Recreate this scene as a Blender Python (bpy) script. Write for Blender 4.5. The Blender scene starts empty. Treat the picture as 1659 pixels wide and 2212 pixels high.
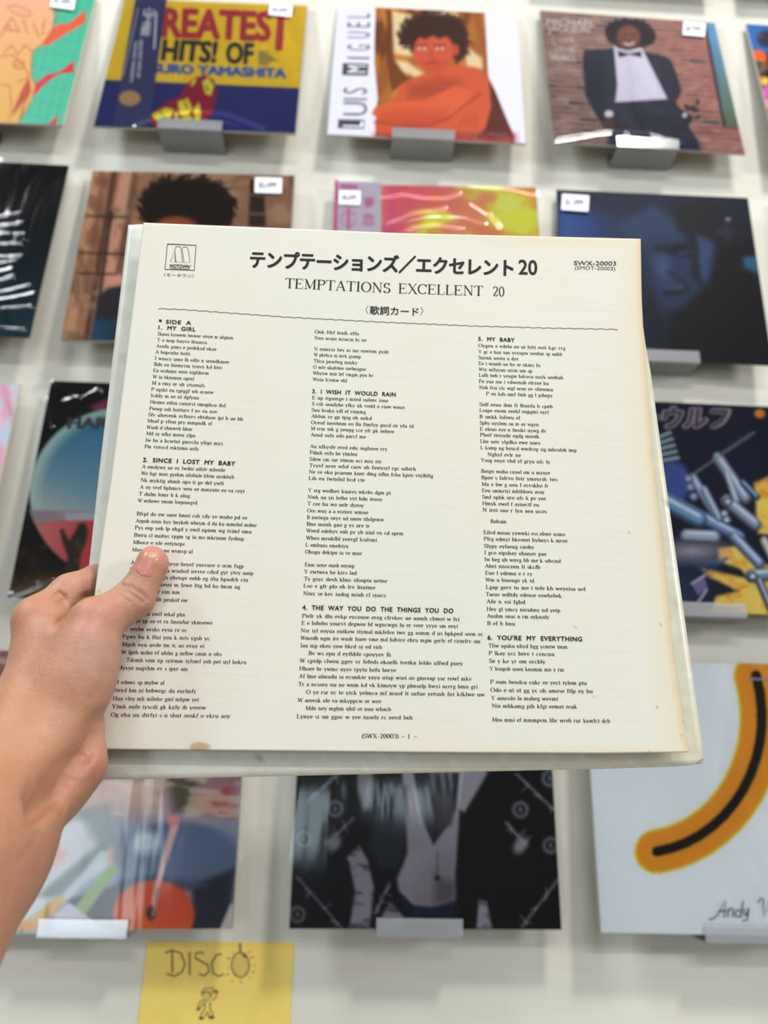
import bpy, bmesh, math, random
import numpy as np
from mathutils import Matrix, Vector

# ------------------------------------------------------------------ camera
SC = bpy.context.scene
F = 1664.8; CX = 829.5; CY = 1106.0                 # focal length and centre, in pixels of 1659 x 2212
PITCH, YAW, ROLL = 0.3015, 0.0398, 0.0209
CAMPOS = np.array([0.0, -1.0238, 1.5])
def cam_axes(p, y, r):
    fw = np.array([math.sin(y)*math.cos(p), math.cos(y)*math.cos(p), math.sin(p)])
    rt = np.array([math.cos(y), -math.sin(y), 0.0]); up = np.cross(rt, fw)
    c, s = math.cos(r), math.sin(r)
    return c*rt + s*up, -s*rt + c*up, fw
RT, UP, FW = cam_axes(PITCH, YAW, ROLL)
cd = bpy.data.cameras.new('camera'); cam = bpy.data.objects.new('camera', cd)
SC.collection.objects.link(cam)
M = Matrix.Identity(4)
for i in range(3):
    M[i][0] = RT[i]; M[i][1] = UP[i]; M[i][2] = -FW[i]; M[i][3] = CAMPOS[i]
cam.matrix_world = M
cd.sensor_fit = 'VERTICAL'; cd.sensor_height = 9.14; cd.lens = F/2212*9.14
cd.clip_start = 0.02; cd.clip_end = 50
cd.dof.use_dof = True; cd.dof.focus_distance = 0.415; cd.dof.aperture_fstop = 1.9
SC.camera = cam

# ------------------------------------------------------------------ light
SC.view_settings.view_transform = 'Standard'; SC.view_settings.look = 'None'
SC.view_settings.gamma = 1; SC.view_settings.exposure = -0.25
SC.view_settings.use_curve_mapping = False
world = bpy.data.worlds.new('world'); SC.world = world; world.use_nodes = True
bg = world.node_tree.nodes['Background']
bg.inputs[0].default_value = (1.0, 0.95, 0.89, 1); bg.inputs[1].default_value = 0.20
def area(name, loc, target, sx, sy, power, col):
    l = bpy.data.lights.new(name, 'AREA'); l.shape = 'RECTANGLE'; l.size = sx; l.size_y = sy
    l.energy = power; l.color = col
    o = bpy.data.objects.new(name, l); SC.collection.objects.link(o); o.location = loc
    d = Vector(target) - Vector(loc); o.rotation_euler = d.to_track_quat('-Z', 'Y').to_euler()
    return o
area('ceiling_spot', (1.15, -2.1, 4.6), (0.1, -0.2, 1.8), 0.42, 0.42, 90, (1.0, 0.975, 0.94))
area('ceiling_panel', (-1.9, -1.4, 4.2), (0, -.1, 1.7), 0.6, 0.6, 52, (0.92, 0.96, 1.0))
area('tube_row_fill', (0.3, -4.2, 4.2), (0.1, 0, 1.3), 2.6, 0.2, 80, (0.95, 0.98, 1.0))  # overhead tubes out of view; doubles as added frontal fill
area('cyan_glint_light', (-2.5, -2.1, 3.7), (-.3, 0, 1.7), 0.35, 0.35, 16, (0.62, 0.93, 1.0))  # added cyan source, placed to glint on the black sleeve's film creases
area('shop_window', (-1.45, -3.9, 1.15), (0.0, 0, 1.3), 0.7, 1.5, 26, (0.78, 0.91, 1.0))
area('shop_window_slit', (-0.12, -3.9, 1.75), (0.1, 0, 1.3), 0.22, 1.0, 6, (0.70, 0.90, 1.0))
area('shop_door', (0.5, -3.9, 1.9), (0.1, 0, 1.3), 0.26, 0.8, 5, (0.75, 0.91, 1.0))
area('front_fill', (3.6, -3.0, 2.7), (0.2, 0, 1.2), 1.0, 0.8, 84, (0.95, 0.97, 1.0))  # added fill to brighten the lower rows, kept clear of film reflections

# ------------------------------------------------------------------ helpers
def lin(c):
    c = np.asarray(c, float)/255.0
    return np.where(c <= 0.04045, c/12.92, ((c+0.055)/1.055)**2.4)
def ray(px, py):
    px = np.asarray(px, float); py = np.asarray(py, float)
    return (((px-CX)/F)[..., None]*RT + ((CY-py)/F)[..., None]*UP + FW)
def unproj(px, py, z):
    """world point at picture position and depth along the view axis"""
    return CAMPOS + ray(px, py)*np.asarray(z, float)[..., None]
def proj(P):
    d = np.asarray(P) - CAMPOS; z = d@FW
    return CX + F*(d@RT)/z, CY - F*(d@UP)/z, z

MATS = {}
def mat(name, col=(200, 200, 200), rough=0.5, spec=0.5, attr=None, coat=0.0, coat_rough=0.1,
        bump=0.0, bscale=200, sss=0.0, metal=0.0, mottle=0.0, mscale=20):
    if name in MATS: return MATS[name]
    m = bpy.data.materials.new(name); m.use_nodes = True; nt = m.node_tree
    b = nt.nodes['Principled BSDF']; L = nt.links
    b.inputs['Roughness'].default_value = rough; b.inputs['Specular IOR Level'].default_value = spec
    b.inputs['Metallic'].default_value = metal
    b.inputs['Coat Weight'].default_value = coat; b.inputs['Coat Roughness'].default_value = coat_rough
    c = lin(col); b.inputs['Base Color'].default_value = (*c, 1)
    src = None
    if attr:
        a = nt.nodes.new('ShaderNodeAttribute'); a.attribute_name = attr; src = a.outputs['Color']
    if mottle:
        n = nt.nodes.new('ShaderNodeTexNoise'); n.inputs['Scale'].default_value = mscale; n.inputs['Detail'].default_value = 5
        g = nt.nodes.new('ShaderNodeNewGeometry'); L.new(g.outputs['Position'], n.inputs['Vector'])
        mx = nt.nodes.new('ShaderNodeMix'); mx.data_type = 'RGBA'; mx.blend_type = 'MULTIPLY'
        rp = nt.nodes.new('ShaderNodeValToRGB'); L.new(n.outputs['Fac'], rp.inputs['Fac'])
        k = 1-mottle
        rp.color_ramp.elements[0].position = 0.3; rp.color_ramp.elements[1].position = 0.7
        rp.color_ramp.elements[0].color = (k, k, k*0.97, 1); rp.color_ramp.elements[1].color = (1, 1, 1, 1)
        mx.inputs['Factor'].default_value = 1.0
        if src: L.new(src, mx.inputs['A'])
        else: mx.inputs['A'].default_value = (*c, 1)
        L.new(rp.outputs['Color'], mx.inputs['B']); src = mx.outputs['Result']
    if src: L.new(src, b.inputs['Base Color'])
    if sss:
        b.inputs['Subsurface Weight'].default_value = sss
        b.inputs['Subsurface Radius'].default_value = (1.0, 0.35, 0.18); b.inputs['Subsurface Scale'].default_value = 0.004
    if bump:
        n = nt.nodes.new('ShaderNodeTexNoise'); n.inputs['Scale'].default_value = bscale; n.inputs['Detail'].default_value = 4
        g = nt.nodes.new('ShaderNodeNewGeometry'); L.new(g.outputs['Position'], n.inputs['Vector'])
        bp = nt.nodes.new('ShaderNodeBump'); bp.inputs['Strength'].default_value = bump; bp.inputs['Distance'].default_value = 0.001
        L.new(n.outputs['Fac'], bp.inputs['Height']); L.new(bp.outputs['Normal'], b.inputs['Normal'])
    MATS[name] = m; return m

def clear_mat(name, fac=0.10, rough=0.06, tint=(255, 255, 255), haze=0.0, wr=0.35, ws=9.0, stretch=(1, 1, 1)):
    """thin clear plastic: mostly see-through, with a glossy wrinkled skin"""
    if name in MATS: return MATS[name]
    m = bpy.data.materials.new(name); m.use_nodes = True; nt = m.node_tree; L = nt.links
    nt.nodes.clear()
    out = nt.nodes.new('ShaderNodeOutputMaterial'); tr = nt.nodes.new('ShaderNodeBsdfTransparent')
    tr.inputs[0].default_value = (*lin(tint), 1)
    gl = nt.nodes.new('ShaderNodeBsdfGlossy'); gl.inputs['Roughness'].default_value = rough
    df = nt.nodes.new('ShaderNodeBsdfDiffuse'); df.inputs[0].default_value = (0.86, 0.87, 0.88, 1)
    m1 = nt.nodes.new('ShaderNodeMixShader'); m1.inputs[0].default_value = haze
    m2 = nt.nodes.new('ShaderNodeMixShader')
    lw = nt.nodes.new('ShaderNodeFresnel'); lw.inputs['IOR'].default_value = 1.5
    ad = nt.nodes.new('ShaderNodeMath'); ad.operation = 'ADD'; ad.inputs[1].default_value = fac
    L.new(lw.outputs[0], ad.inputs[0]); L.new(ad.outputs[0], m2.inputs[0])
    if wr:
        tc = nt.nodes.new('ShaderNodeNewGeometry'); mp = nt.nodes.new('ShaderNodeMapping')
        mp.inputs['Scale'].default_value = stretch; L.new(tc.outputs['Position'], mp.inputs['Vector'])
        n = nt.nodes.new('ShaderNodeTexNoise'); n.inputs['Scale'].default_value = ws; n.inputs['Detail'].default_value = 3
        n.inputs['Distortion'].default_value = 1.2
        L.new(mp.outputs[0], n.inputs['Vector'])
        bp = nt.nodes.new('ShaderNodeBump'); bp.inputs['Strength'].default_value = wr; bp.inputs['Distance'].default_value = 0.02
        L.new(n.outputs['Fac'], bp.inputs['Height']); L.new(bp.outputs['Normal'], gl.inputs['Normal'])
        L.new(bp.outputs['Normal'], lw.inputs['Normal'])
    L.new(tr.outputs[0], m1.inputs[1]); L.new(df.outputs[0], m1.inputs[2])
    L.new(m1.outputs[0], m2.inputs[1]); L.new(gl.outputs[0], m2.inputs[2])
    L.new(m2.outputs[0], out.inputs['Surface'])
    MATS[name] = m; return m

def mesh_np(name, V, faces, m, parent=None, col=None, smooth=False, kind=None):
    """V (n,3) world points; faces (k,3|4) array or list of tuples"""
    me = bpy.data.meshes.new(name)
    V = np.asarray(V, float)
    org = np.zeros(3)
    if parent is not None: org = np.array(parent.location)
    if isinstance(faces, np.ndarray):
        k = faces.shape[1]; me.vertices.add(len(V)); me.vertices.foreach_set('co', (V-org).astype(np.float32).ravel())
        me.loops.add(faces.size); me.loops.foreach_set('vertex_index', faces.astype(np.int32).ravel())
        me.polygons.add(len(faces)); me.polygons.foreach_set('loop_start', np.arange(0, faces.size, k, dtype=np.int32))
        me.polygons.foreach_set('loop_total', np.full(len(faces), k, np.int32))
        me.update(calc_edges=True)
    else:
        me.from_pydata([tuple(v) for v in (V-org)], [], [tuple(f) for f in faces]); me.update()
    if col is not None:
        a = me.color_attributes.new('art', 'FLOAT_COLOR', 'POINT')
        c4 = np.ones((len(V), 4), np.float32); c4[:, :3] = col; a.data.foreach_set('color', c4.ravel())
    if smooth: me.polygons.foreach_set('use_smooth', np.ones(len(me.polygons), bool))
    me.materials.append(m)
    o = bpy.data.objects.new(name, me); SC.collection.objects.link(o)
    if parent is not None: o.parent = parent
    if kind: o['kind'] = kind
    return o
def tag(o, label=None, cat=None, group=None, kind=None):
    for k, v in (('label', label), ('category', cat), ('group', group), ('kind', kind)):
        if v: o[k] = v
    return o
def empty(name, loc, label, cat, group=None):
    o = bpy.data.objects.new(name, None); o.empty_display_size = 0.02; SC.collection.objects.link(o)
    o.location = tuple(float(a) for a in loc); return tag(o, label, cat, group)

def slab(C, n, t, bevel=0.0):
    """closed slab behind the quad C (TL,TR,BR,BL, world), n = unit normal to the front, t = thickness"""
    C = [np.array(c) for c in C]; V = []; Fc = []
    if bevel:
        cen = sum(C)/4
        rim = [c - n*bevel for c in C]; front = [c + (cen-c)/np.linalg.norm(cen-c)*bevel*1.4 for c in C]
        back = [c - n*t for c in C]
        V = front + rim + back
        Fc = [(3, 2, 1, 0), (8, 9, 10, 11)]
        for a in (0, 4):
            for i in range(4):
                j = (i+1) % 4; Fc.append((a+i, a+j, a+4+j, a+4+i))
    else:
        V = C + [c - n*t for c in C]; Fc = [(3, 2, 1, 0), (4, 5, 6, 7)]
        for i in range(4):
            j = (i+1) % 4; Fc.append((i, j, 4+j, 4+i))
    return np.array(V), Fc

# -- a flat printed mark: strokes and outlines in picture units, dropped on to a surface S(px,py)->world
class Ink:
    def __init__(s): s.V = []; s.F = []; s.n = 0; s.E = []
    def quad(s, pts):
        k = len(pts); s.V += [tuple(p) for p in pts]; s.E += [0.0]*k; s.F.append(tuple(range(s.n, s.n+k))); s.n += k
    def stroke(s, pts, w, closed=False, contrast=None):
        """ribbon of width w along pts; contrast=(thin,thick) varies the width with direction like a nib"""
        P = [np.array(p, float) for p in pts]
        if closed: P = P + [P[0], P[1]]
        N = []
        for i in range(len(P)):
            a = P[max(i-1, 0)]; b = P[min(i+1, len(P)-1)]
            d = b-a; L = math.hypot(*d) + 1e-9; d = d/L
            hw = w/2
            if contrast: hw = (contrast[0] + (contrast[1]-contrast[0])*abs(d[1])**1.5)/2
            N.append((P[i] + hw*np.array([-d[1], d[0]]), P[i] - hw*np.array([-d[1], d[0]])))
        for i in range(len(N)-1 - (1 if closed else 0)):
            s.quad([N[i][0], N[i][1], N[i+1][1], N[i+1][0]])
        return s
    def fill(s, pts): s.quad(pts); return s
    def add(s, V, Fc, ex=0.0):
        s.E += [ex]*len(V); s.V += [tuple(v) for v in V]; s.F += [tuple(i+s.n for i in f) for f in Fc]; s.n += len(V)
    def build(s, name, S, m, parent, off=0.0004, kind=None):
        A = np.array(s.V, float)
        return mesh_np(name, S(A[:, 0], A[:, 1], off+np.array(s.E)), s.F, m, parent, kind=kind)

def font_mesh(txt, bold=0.0, space=1.0):
    cu = bpy.data.curves.new('t', 'FONT'); cu.body = txt; cu.offset = bold; cu.resolution_u = 3; cu.space_character = space
    ob = bpy.data.objects.new('t', cu); SC.collection.objects.link(ob)
    dg = bpy.context.evaluated_depsgraph_get(); ev = ob.evaluated_get(dg); me = ev.to_mesh()
    V = np.array([v.co[:2] for v in me.vertices]); Fc = [tuple(p.vertices) for p in me.polygons]
    ev.to_mesh_clear(); bpy.data.objects.remove(ob); bpy.data.curves.remove(cu)
    return V, Fc
def put_text(ink, txt, p0, p1, h, lean=0.0, bold=0.0, space=1.0, cap=None, up=None):
    """txt fitted between p0 and p1 (baseline ends), capital height h; lean = sideways run of the up direction"""
    V, Fc = font_mesh(txt, 0.0, space)
    if not len(V): return
    x0, x1 = V[:, 0].min(), V[:, 0].max(); p0 = np.array(p0, float); p1 = np.array(p1, float)
    ch = cap or 0.73
    if up is None: up = np.array([lean, -1.0])
    up = np.array(up, float)*h/ch
    # heavier weights: the same glyph struck again a hair to each side
    for ci, (dx, dy) in enumerate(((0, 0),) if bold < .004 else ((0, 0), (bold, 0), (-bold, 0), (0, bold*.7), (0, -bold*.7), (bold*.8, bold*.5), (-bold*.8, -bold*.5), (bold*.8, -bold*.5), (-bold*.8, bold*.5))):
        P = p0 + ((V[:, 0]+dx-x0)/(x1-x0))[:, None]*(p1-p0) + (V[:, 1]+dy)[:, None]*up
        ink.add(P, Fc, ci*1.5e-5)

# -- a small serif alphabet drawn with nib strokes (unit = capital height)
def arc(cx, cy, rx, ry, a0, a1, n=7):
    return [(cx+rx*math.cos(math.radians(a0+(a1-a0)*i/n)), cy+ry*math.sin(math.radians(a0+(a1-a0)*i/n))) for i in range(n+1)]
XH = 0.66
def sf(x, y, w=0.11): return ('s', [(x-w, y), (x+w, y)])
G = {
 'a': (.56, [arc(.24, .46, .15, .18, 160, 0)+[(.39, .1), (.44, .02), (.52, .06)], arc(.23, .19, .16, .18, 60, 330)]),
 'b': (.62, [[(.12, 0), (.12, 1)], arc(.31, .32, .2, .32, 150, -150), sf(.07, 1, .06)]),
 'c': (.54, [arc(.3, .33, .22, .33, 45, 320)]),
 'd': (.64, [[(.47, 1), (.47, 0)], arc(.28, .32, .2, .32, 30, 330), sf(.42, 1, .06), sf(.53, 0, .06)]),
 'e': (.56, [[(.08, .36), (.48, .36)], arc(.28, .33, .21, .33, 8, 320, 9)]),
 'f': (.4, [[(.17, 0), (.17, .8)]+arc(.29, .82, .12, .17, 170, 40, 4), ('s', [(.03, .64), (.33, .64)]), sf(.17, 0)]),
 'g': (.58, [arc(.27, .44, .17, .2, 0, 360, 8), arc(.28, -.12, .2, .14, 0, 360, 8), ('s', [(.2, .25), (.14, .14), (.42, .02)]), ('s', [(.4, .58), (.54, .64)])]),
 'h': (.66, [[(.13, 0), (.13, 1)], [(.13, .45)]+arc(.3, .44, .17, .2, 150, 0, 5)+[(.47, 0)], sf(.13, 0), sf(.47, 0), sf(.08, 1, .06)]),
 'i': (.34, [[(.16, 0), (.16, XH)], sf(.16, 0), sf(.11, XH, .06), [(.16, .84), (.16, .95)]]),
 'k': (.64, [[(.13, 0), (.13, 1)], ('s', [(.15, .25), (.45, .62)]), [(.26, .38), (.5, 0)], sf(.13, 0), sf(.5, 0), sf(.08, 1, .06)]),
 'l': (.34, [[(.16, 0), (.16, 1)], sf(.16, 0), sf(.11, 1, .06)]),
 'm': (.96, [[(.13, 0), (.13, XH)], [(.13, .45)]+arc(.28, .44, .15, .2, 150, 0, 5)+[(.43, 0)], [(.43, .45)]+arc(.59, .44, .15, .2, 150, 0, 5)+[(.74, 0)], sf(.13, 0), sf(.45, 0), sf(.78, 0), sf(.08, XH, .06)]),
 'n': (.66, [[(.13, 0), (.13, XH)], [(.13, .45)]+arc(.3, .44, .17, .2, 150, 0, 5)+[(.47, 0)], sf(.13, 0), sf(.47, 0), sf(.08, XH, .06)]),
 'o': (.6, [arc(.29, .33, .22, .33, 0, 360, 10)]),
 'p': (.62, [[(.13, -.3), (.13, XH)], arc(.31, .32, .2, .32, 150, -150), sf(.08, XH, .06), sf(.13, -.3)]),
 'r': (.48, [[(.13, 0), (.13, XH)], [(.14, .42)]+arc(.32, .46, .16, .18, 150, 50, 4), sf(.13, 0), sf(.08, XH, .06)]),
 's': (.48, [arc(.23, .48, .14, .16, 30, 240, 6)+arc(.24, .17, .16, .17, 60, -150, 6)]),
 't': (.4, [[(.17, .85), (.17, .12)]+arc(.27, .12, .1, .12, 180, 320, 4), ('s', [(.04, .64), (.34, .64)])]),
 'u': (.66, [[(.13, XH), (.13, .2)]+arc(.28, .2, .15, .2, 180, 350, 5), [(.47, XH), (.47, 0)], sf(.08, XH, .06), sf(.42, XH, .06), sf(.53, 0, .06)]),
 'v': (.6, [[(.08, XH), (.3, 0)], ('s', [(.3, 0), (.5, XH)]), sf(.1, XH), sf(.5, XH, .08)]),
 'w': (.86, [[(.08, XH), (.26, 0)], ('s', [(.26, 0), (.43, XH)]), [(.43, XH), (.6, 0)], ('s', [(.6, 0), (.77, XH)]), sf(.1, XH), sf(.77, XH, .08)]),
 'y': (.6, [[(.08, XH), (.3, 0)], ('s', [(.5, XH), (.26, -.2), (.12, -.28)]), sf(.1, XH), sf(.5, XH, .08)]),
 'T': (.8, [[(.4, 0), (.4, 1)], ('s', [(.05, 1), (.75, 1)]), ('s', [(.05, 1), (.05, .8)]), ('s', [(.75, 1), (.75, .8)]), sf(.4, 0, .14)]),
 'E': (.78, [[(.17, 0), (.17, 1)], ('s', [(.03, 1), (.66, 1), (.66, .8)]), ('s', [(.03, 0), (.68, 0), (.7, .22)]), ('s', [(.17, .52), (.5, .52)]), ('s', [(.5, .62), (.5, .42)])]),
 'M': (1.05, [('s', [(.17, 0), (.17, 1)]), [(.17, 1), (.5, .05)], ('s', [(.5, .05), (.84, 1)]), [(.86, 1), (.86, 0)], sf(.17, 0, .12), sf(.86, 0, .14), sf(.1, 1, .08), sf(.93, 1, .08)]),
 'P': (.74, [[(.17, 0), (.17, 1)], ('n', [(.17, 1), (.4, 1)]+arc(.42, .76, .23, .24, 80, -80, 7)+[(.4, .51), (.17, .5)]), sf(.17, 0, .14), sf(.08, 1, .06)]),
 'A': (.88, [('s', [(.12, 0), (.42, 1)]), [(.42, 1), (.74, 0)], ('s', [(.22, .34), (.62, .34)]), sf(.12, 0, .11), sf(.74, 0, .12)]),
 'I': (.42, [[(.2, 0), (.2, 1)], sf(.2, 0, .14), sf(.2, 1, .14)]),
 'O': (.9, [arc(.44, .5, .37, .51, 0, 360, 16)]),
 'N': (.92, [('s', [(.17, 0), (.17, 1)]), [(.17, 1), (.74, 0)], ('s', [(.74, 0), (.74, 1)]), sf(.17, 0, .12), sf(.74, 1, .12), sf(.1, 1, .08)]),
 'S': (.66, [arc(.31, .75, .2, .25, 20, 245, 8)+arc(.33, .26, .24, .27, 65, -160, 9), ('s', [(.52, .8), (.52, 1.0)]), ('s', [(.09, .22), (.09, 0)])]),
 'X': (.86, [[(.14, 1), (.72, 0)], ('s', [(.14, 0), (.68, 1)]), sf(.15, 1, .13), sf(.7, 1, .1), sf(.14, 0, .1), sf(.72, 0, .13)]),
 'C': (.82, [arc(.43, .5, .37, .51, 35, 322, 14), ('s', [(.74, .74), (.74, .98)])]),
 'L': (.72, [[(.17, 0), (.17, 1)], ('s', [(.03, 0), (.63, 0), (.66, .26)]), sf(.17, 1, .14)]),
 'W': (1.1, [[(.1, 1), (.34, 0)], ('s', [(.34, 0), (.55, 1)]), [(.55, 1), (.77, 0)], ('s', [(.77, 0), (1.0, 1)]), sf(.1, 1, .1), sf(1.0, 1, .08)]),
 'H': (.92, [[(.17, 0), (.17, 1)], [(.73, 0), (.73, 1)], ('s', [(.17, .52), (.73, .52)]), sf(.17, 0, .12), sf(.17, 1, .12), sf(.73, 0, .12), sf(.73, 1, .12)]),
 'B': (.76, [[(.17, 0), (.17, 1)], ('n', [(.17, 1), (.36, 1)]+arc(.38, .76, .2, .24, 80, -80, 6)+[(.17, .52)]), ('n', [(.17, .52), (.4, .52)]+arc(.42, .26, .23, .26, 80, -80, 6)+[(.17, 0)]), sf(.08, 1, .06), sf(.08, 0, .06)]),
 'Y': (.84, [[(.1, 1), (.41, .48)], ('s', [(.41, .48), (.7, 1)]), [(.41, .48), (.41, 0)], sf(.1, 1, .1), sf(.7, 1, .1), sf(.41, 0, .14)]),
 'R': (.8, [[(.17, 0), (.17, 1)], ('n', [(.17, 1), (.4, 1)]+arc(.4, .76, .22, .24, 80, -80, 7)+[(.17, .5)]), [(.4, .5), (.68, 0)], sf(.17, 0, .12), sf(.72, 0, .08), sf(.08, 1, .06)]),
 '0': (.66, [arc(.31, .5, .24, .51, 0, 360, 14)]),
 '1': (.5, [[(.25, 0), (.25, 1)], ('s', [(.25, 1), (.12, .86)]), sf(.25, 0, .14)]),
 '2': (.66, [arc(.31, .76, .21, .25, 170, -30, 8)+[(.12, .04)], ('n', [(.1, .03), (.5, .03), (.54, .2)])]),
 '3': (.64, [arc(.29, .76, .19, .24, 150, -80, 7), arc(.3, .27, .22, .27, 80, -150, 8)]),
 '(': (.36, [arc(.42, .4, .26, .7, 130, 230, 6)]), ')': (.36, [arc(-.06, .4, .26, .7, 50, -50, 6)]),
 '-': (.5, [('n', [(.08, .36), (.4, .36)])]), '.': (.3, [[(.12, 0), (.12, .11)]]), ',': (.3, [[(.14, .1), (.1, -.14)]]),
 "'": (.24, [[(.12, 1), (.08, .8)]]), ' ': (.42, []),
}
def serif_text(ink, txt, p0, p1, h, lean, thin=0.05, thick=0.14, track=0.0):
    adv = sum(G[c][0]+track for c in txt) - track - .08
    p0 = np.array(p0, float); p1 = np.array(p1, float); ux = (p1-p0)/adv; uy = np.array([lean, -1.0])*h
    x = 0.0
    for c in txt:
        w, strokes = G[c]
        for st in strokes:
            kind, pts = (st if isinstance(st, tuple) and isinstance(st[0], str) else ('t', st))
            tmp = Ink()
            if kind == 's': tmp.stroke(pts, thin*1.1)
            elif kind == 'n': tmp.stroke(pts, 0, contrast=(thin*1.2, thick))
            else: tmp.stroke(pts, 0, contrast=(thin, thick))
            V = np.array(tmp.V); V[:, 0] += x
            ink.add(p0 + V[:, :1]*ux + V[:, 1:]*uy, tmp.F)
        x += w + track
# ------------------------------------------------------------------ wall
WY = 0.0118                               # the wall's face
wall_m = mat('wall_paint', (211, 207, 195), rough=0.7, spec=0.25, bump=0.12, bscale=260)
def wall_box():
    x0, x1, z0, z1 = -2.6, 2.8, 0.0, 4.4
    C = [(x0, WY, z1), (x1, WY, z1), (x1, WY, z0), (x0, WY, z0)]
    V, Fc = slab(C, np.array([0, -1.0, 0]), 0.12)
    o = mesh_np('wall_back', V, Fc, wall_m); tag(o, 'pale cream painted shop wall hung with record sleeves', None, kind='structure')
wall_box()
def floor_slab():
    V, Fc = slab([(-2.6, 0.1, 0), (2.8, 0.1, 0), (2.8, -5, 0), (-2.6, -5, 0)], np.array([0, 0, 1.]), 0.1)
    tag(mesh_np('floor', V, Fc, mat('floor_concrete', (130, 122, 112), rough=0.5, mottle=.2, mscale=3)), 'grey concrete shop floor', None, kind='structure')
floor_slab()

# ------------------------------------------------------------------ cover artwork painter
class Art:
    def __init__(s, X, Y, U, Vv):
        s.PX, s.PY, s.U, s.V = X, Y, U, Vv; s.c = np.zeros((len(X), 3)); s.frame(0, 0, 1)
    def frame(s, ox, oy, k): s.X = (s.PX-ox)*k; s.Y = (s.PY-oy)*k; s.k = k; return s
    def _mix(s, a, col, alpha=1.0):
        a = (np.clip(a, 0, 1)*alpha)[:, None]; s.c = s.c*(1-a) + np.asarray(col, float)*a
    def bgc(s, col): s.c[:] = col; return s
    def dist_seg(s, a, b):
        ax, ay = a; bx, by = b; dx, dy = bx-ax, by-ay; L = dx*dx+dy*dy+1e-9
        t = np.clip(((s.X-ax)*dx+(s.Y-ay)*dy)/L, 0, 1)
        return np.hypot(s.X-ax-t*dx, s.Y-ay-t*dy)
    def pmask(s, pts, soft=1.0):
        d = np.full(len(s.X), 1e9); ins = np.zeros(len(s.X), bool)
        for i in range(len(pts)):
            a = pts[i]; b = pts[(i+1) % len(pts)]
            d = np.minimum(d, s.dist_seg(a, b))
            c = (a[1] > s.Y) != (b[1] > s.Y)
            xx = (b[0]-a[0])*(s.Y-a[1])/((b[1]-a[1]) if abs(b[1]-a[1]) > 1e-9 else 1e-9) + a[0]
            ins ^= c & (s.X < xx)
        sd = np.where(ins, d, -d); return np.clip(sd/(soft*s.k*1.6)+0.5, 0, 1)
    def poly(s, pts, col, soft=1.0, a=1.0): s._mix(s.pmask(pts, soft), col, a); return s
    def emask(s, cx, cy, rx, ry, ang=0, soft=1.0):
        c, n = math.cos(math.radians(ang)), math.sin(math.radians(ang)); dx, dy = s.X-cx, s.Y-cy
        q = np.hypot((dx*c+dy*n)/rx, (-dx*n+dy*c)/ry); return np.clip((1-q)*min(rx, ry)/(soft*s.k*1.6)+0.5, 0, 1)
    def ell(s, cx, cy, rx, ry, col, ang=0, soft=1.0, a=1.0): s._mix(s.emask(cx, cy, rx, ry, ang, soft), col, a); return s
    def line(s, pts, w, col, soft=1.0, a=1.0):
        d = np.full(len(s.X), 1e9)
        for i in range(len(pts)-1): d = np.minimum(d, s.dist_seg(pts[i], pts[i+1]))
        s._mix(np.clip((w/2-d)/(soft*s.k*1.6)+0.5, 0, 1), col, a); return s
    def noise(s, sx, sy, seed):
        r = np.random.RandomState(seed); T = r.rand(64, 64)
        out = 0; amp = 1; tot = 0
        for o in range(3):
            x = s.X/sx*2**o + 7.3*o + seed; y = s.Y/sy*2**o + 3.1*o
            xi = np.floor(x).astype(int); yi = np.floor(y).astype(int); fx = x-xi; fy = y-yi
            fx = fx*fx*(3-2*fx); fy = fy*fy*(3-2*fy)
            g = lambda a, b: T[a % 64, b % 64]
            out = out + amp*((g(xi, yi)*(1-fx)+g(xi+1, yi)*fx)*(1-fy) + (g(xi, yi+1)*(1-fx)+g(xi+1, yi+1)*fx)*fy)
            tot += amp; amp *= .5
        return out/tot
    def blotch(s, col, sx, sy, seed, lo=.5, hi=.65, a=1.0, mask=None):
        m = np.clip((s.noise(sx, sy, seed)-lo)/(hi-lo), 0, 1)
        if mask is not None: m = m*mask
        s._mix(m, col, a); return s
    def grad(s, p, q, c0, c1, mask=None, a=1.0):
        dx, dy = q[0]-p[0], q[1]-p[1]; t = np.clip(((s.X-p[0])*dx+(s.Y-p[1])*dy)/(dx*dx+dy*dy), 0, 1)[:, None]
        col = np.asarray(c0, float)*(1-t)+np.asarray(c1, float)*t
        m = np.ones((len(s.X), 1)) if mask is None else mask[:, None]
        s.c = s.c*(1-m*a)+col*m*a; return s
    def hair(s, cx, cy, rx, ry, col, seed, n=60, L=40, w=7):
        """curly head of hair: a core with tufts round its rim"""
        s.ell(cx, cy, rx, ry, col, soft=3); r = random.Random(seed)
        for i in range(n):
            t = r.uniform(0, 2*math.pi); x, y = cx+rx*.9*math.cos(t), cy+ry*.9*math.sin(t)
            k = r.uniform(.3, 1)*L; t2 = t+r.uniform(-.6, .6)
            s.line([(x, y), (x+k*math.cos(t2)*.6, y+k*math.sin(t2)*.6), (x+k*math.cos(t2+.5), y+k*math.sin(t2+.5))], w, col, soft=1.5, a=.85)
        return s

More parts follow.
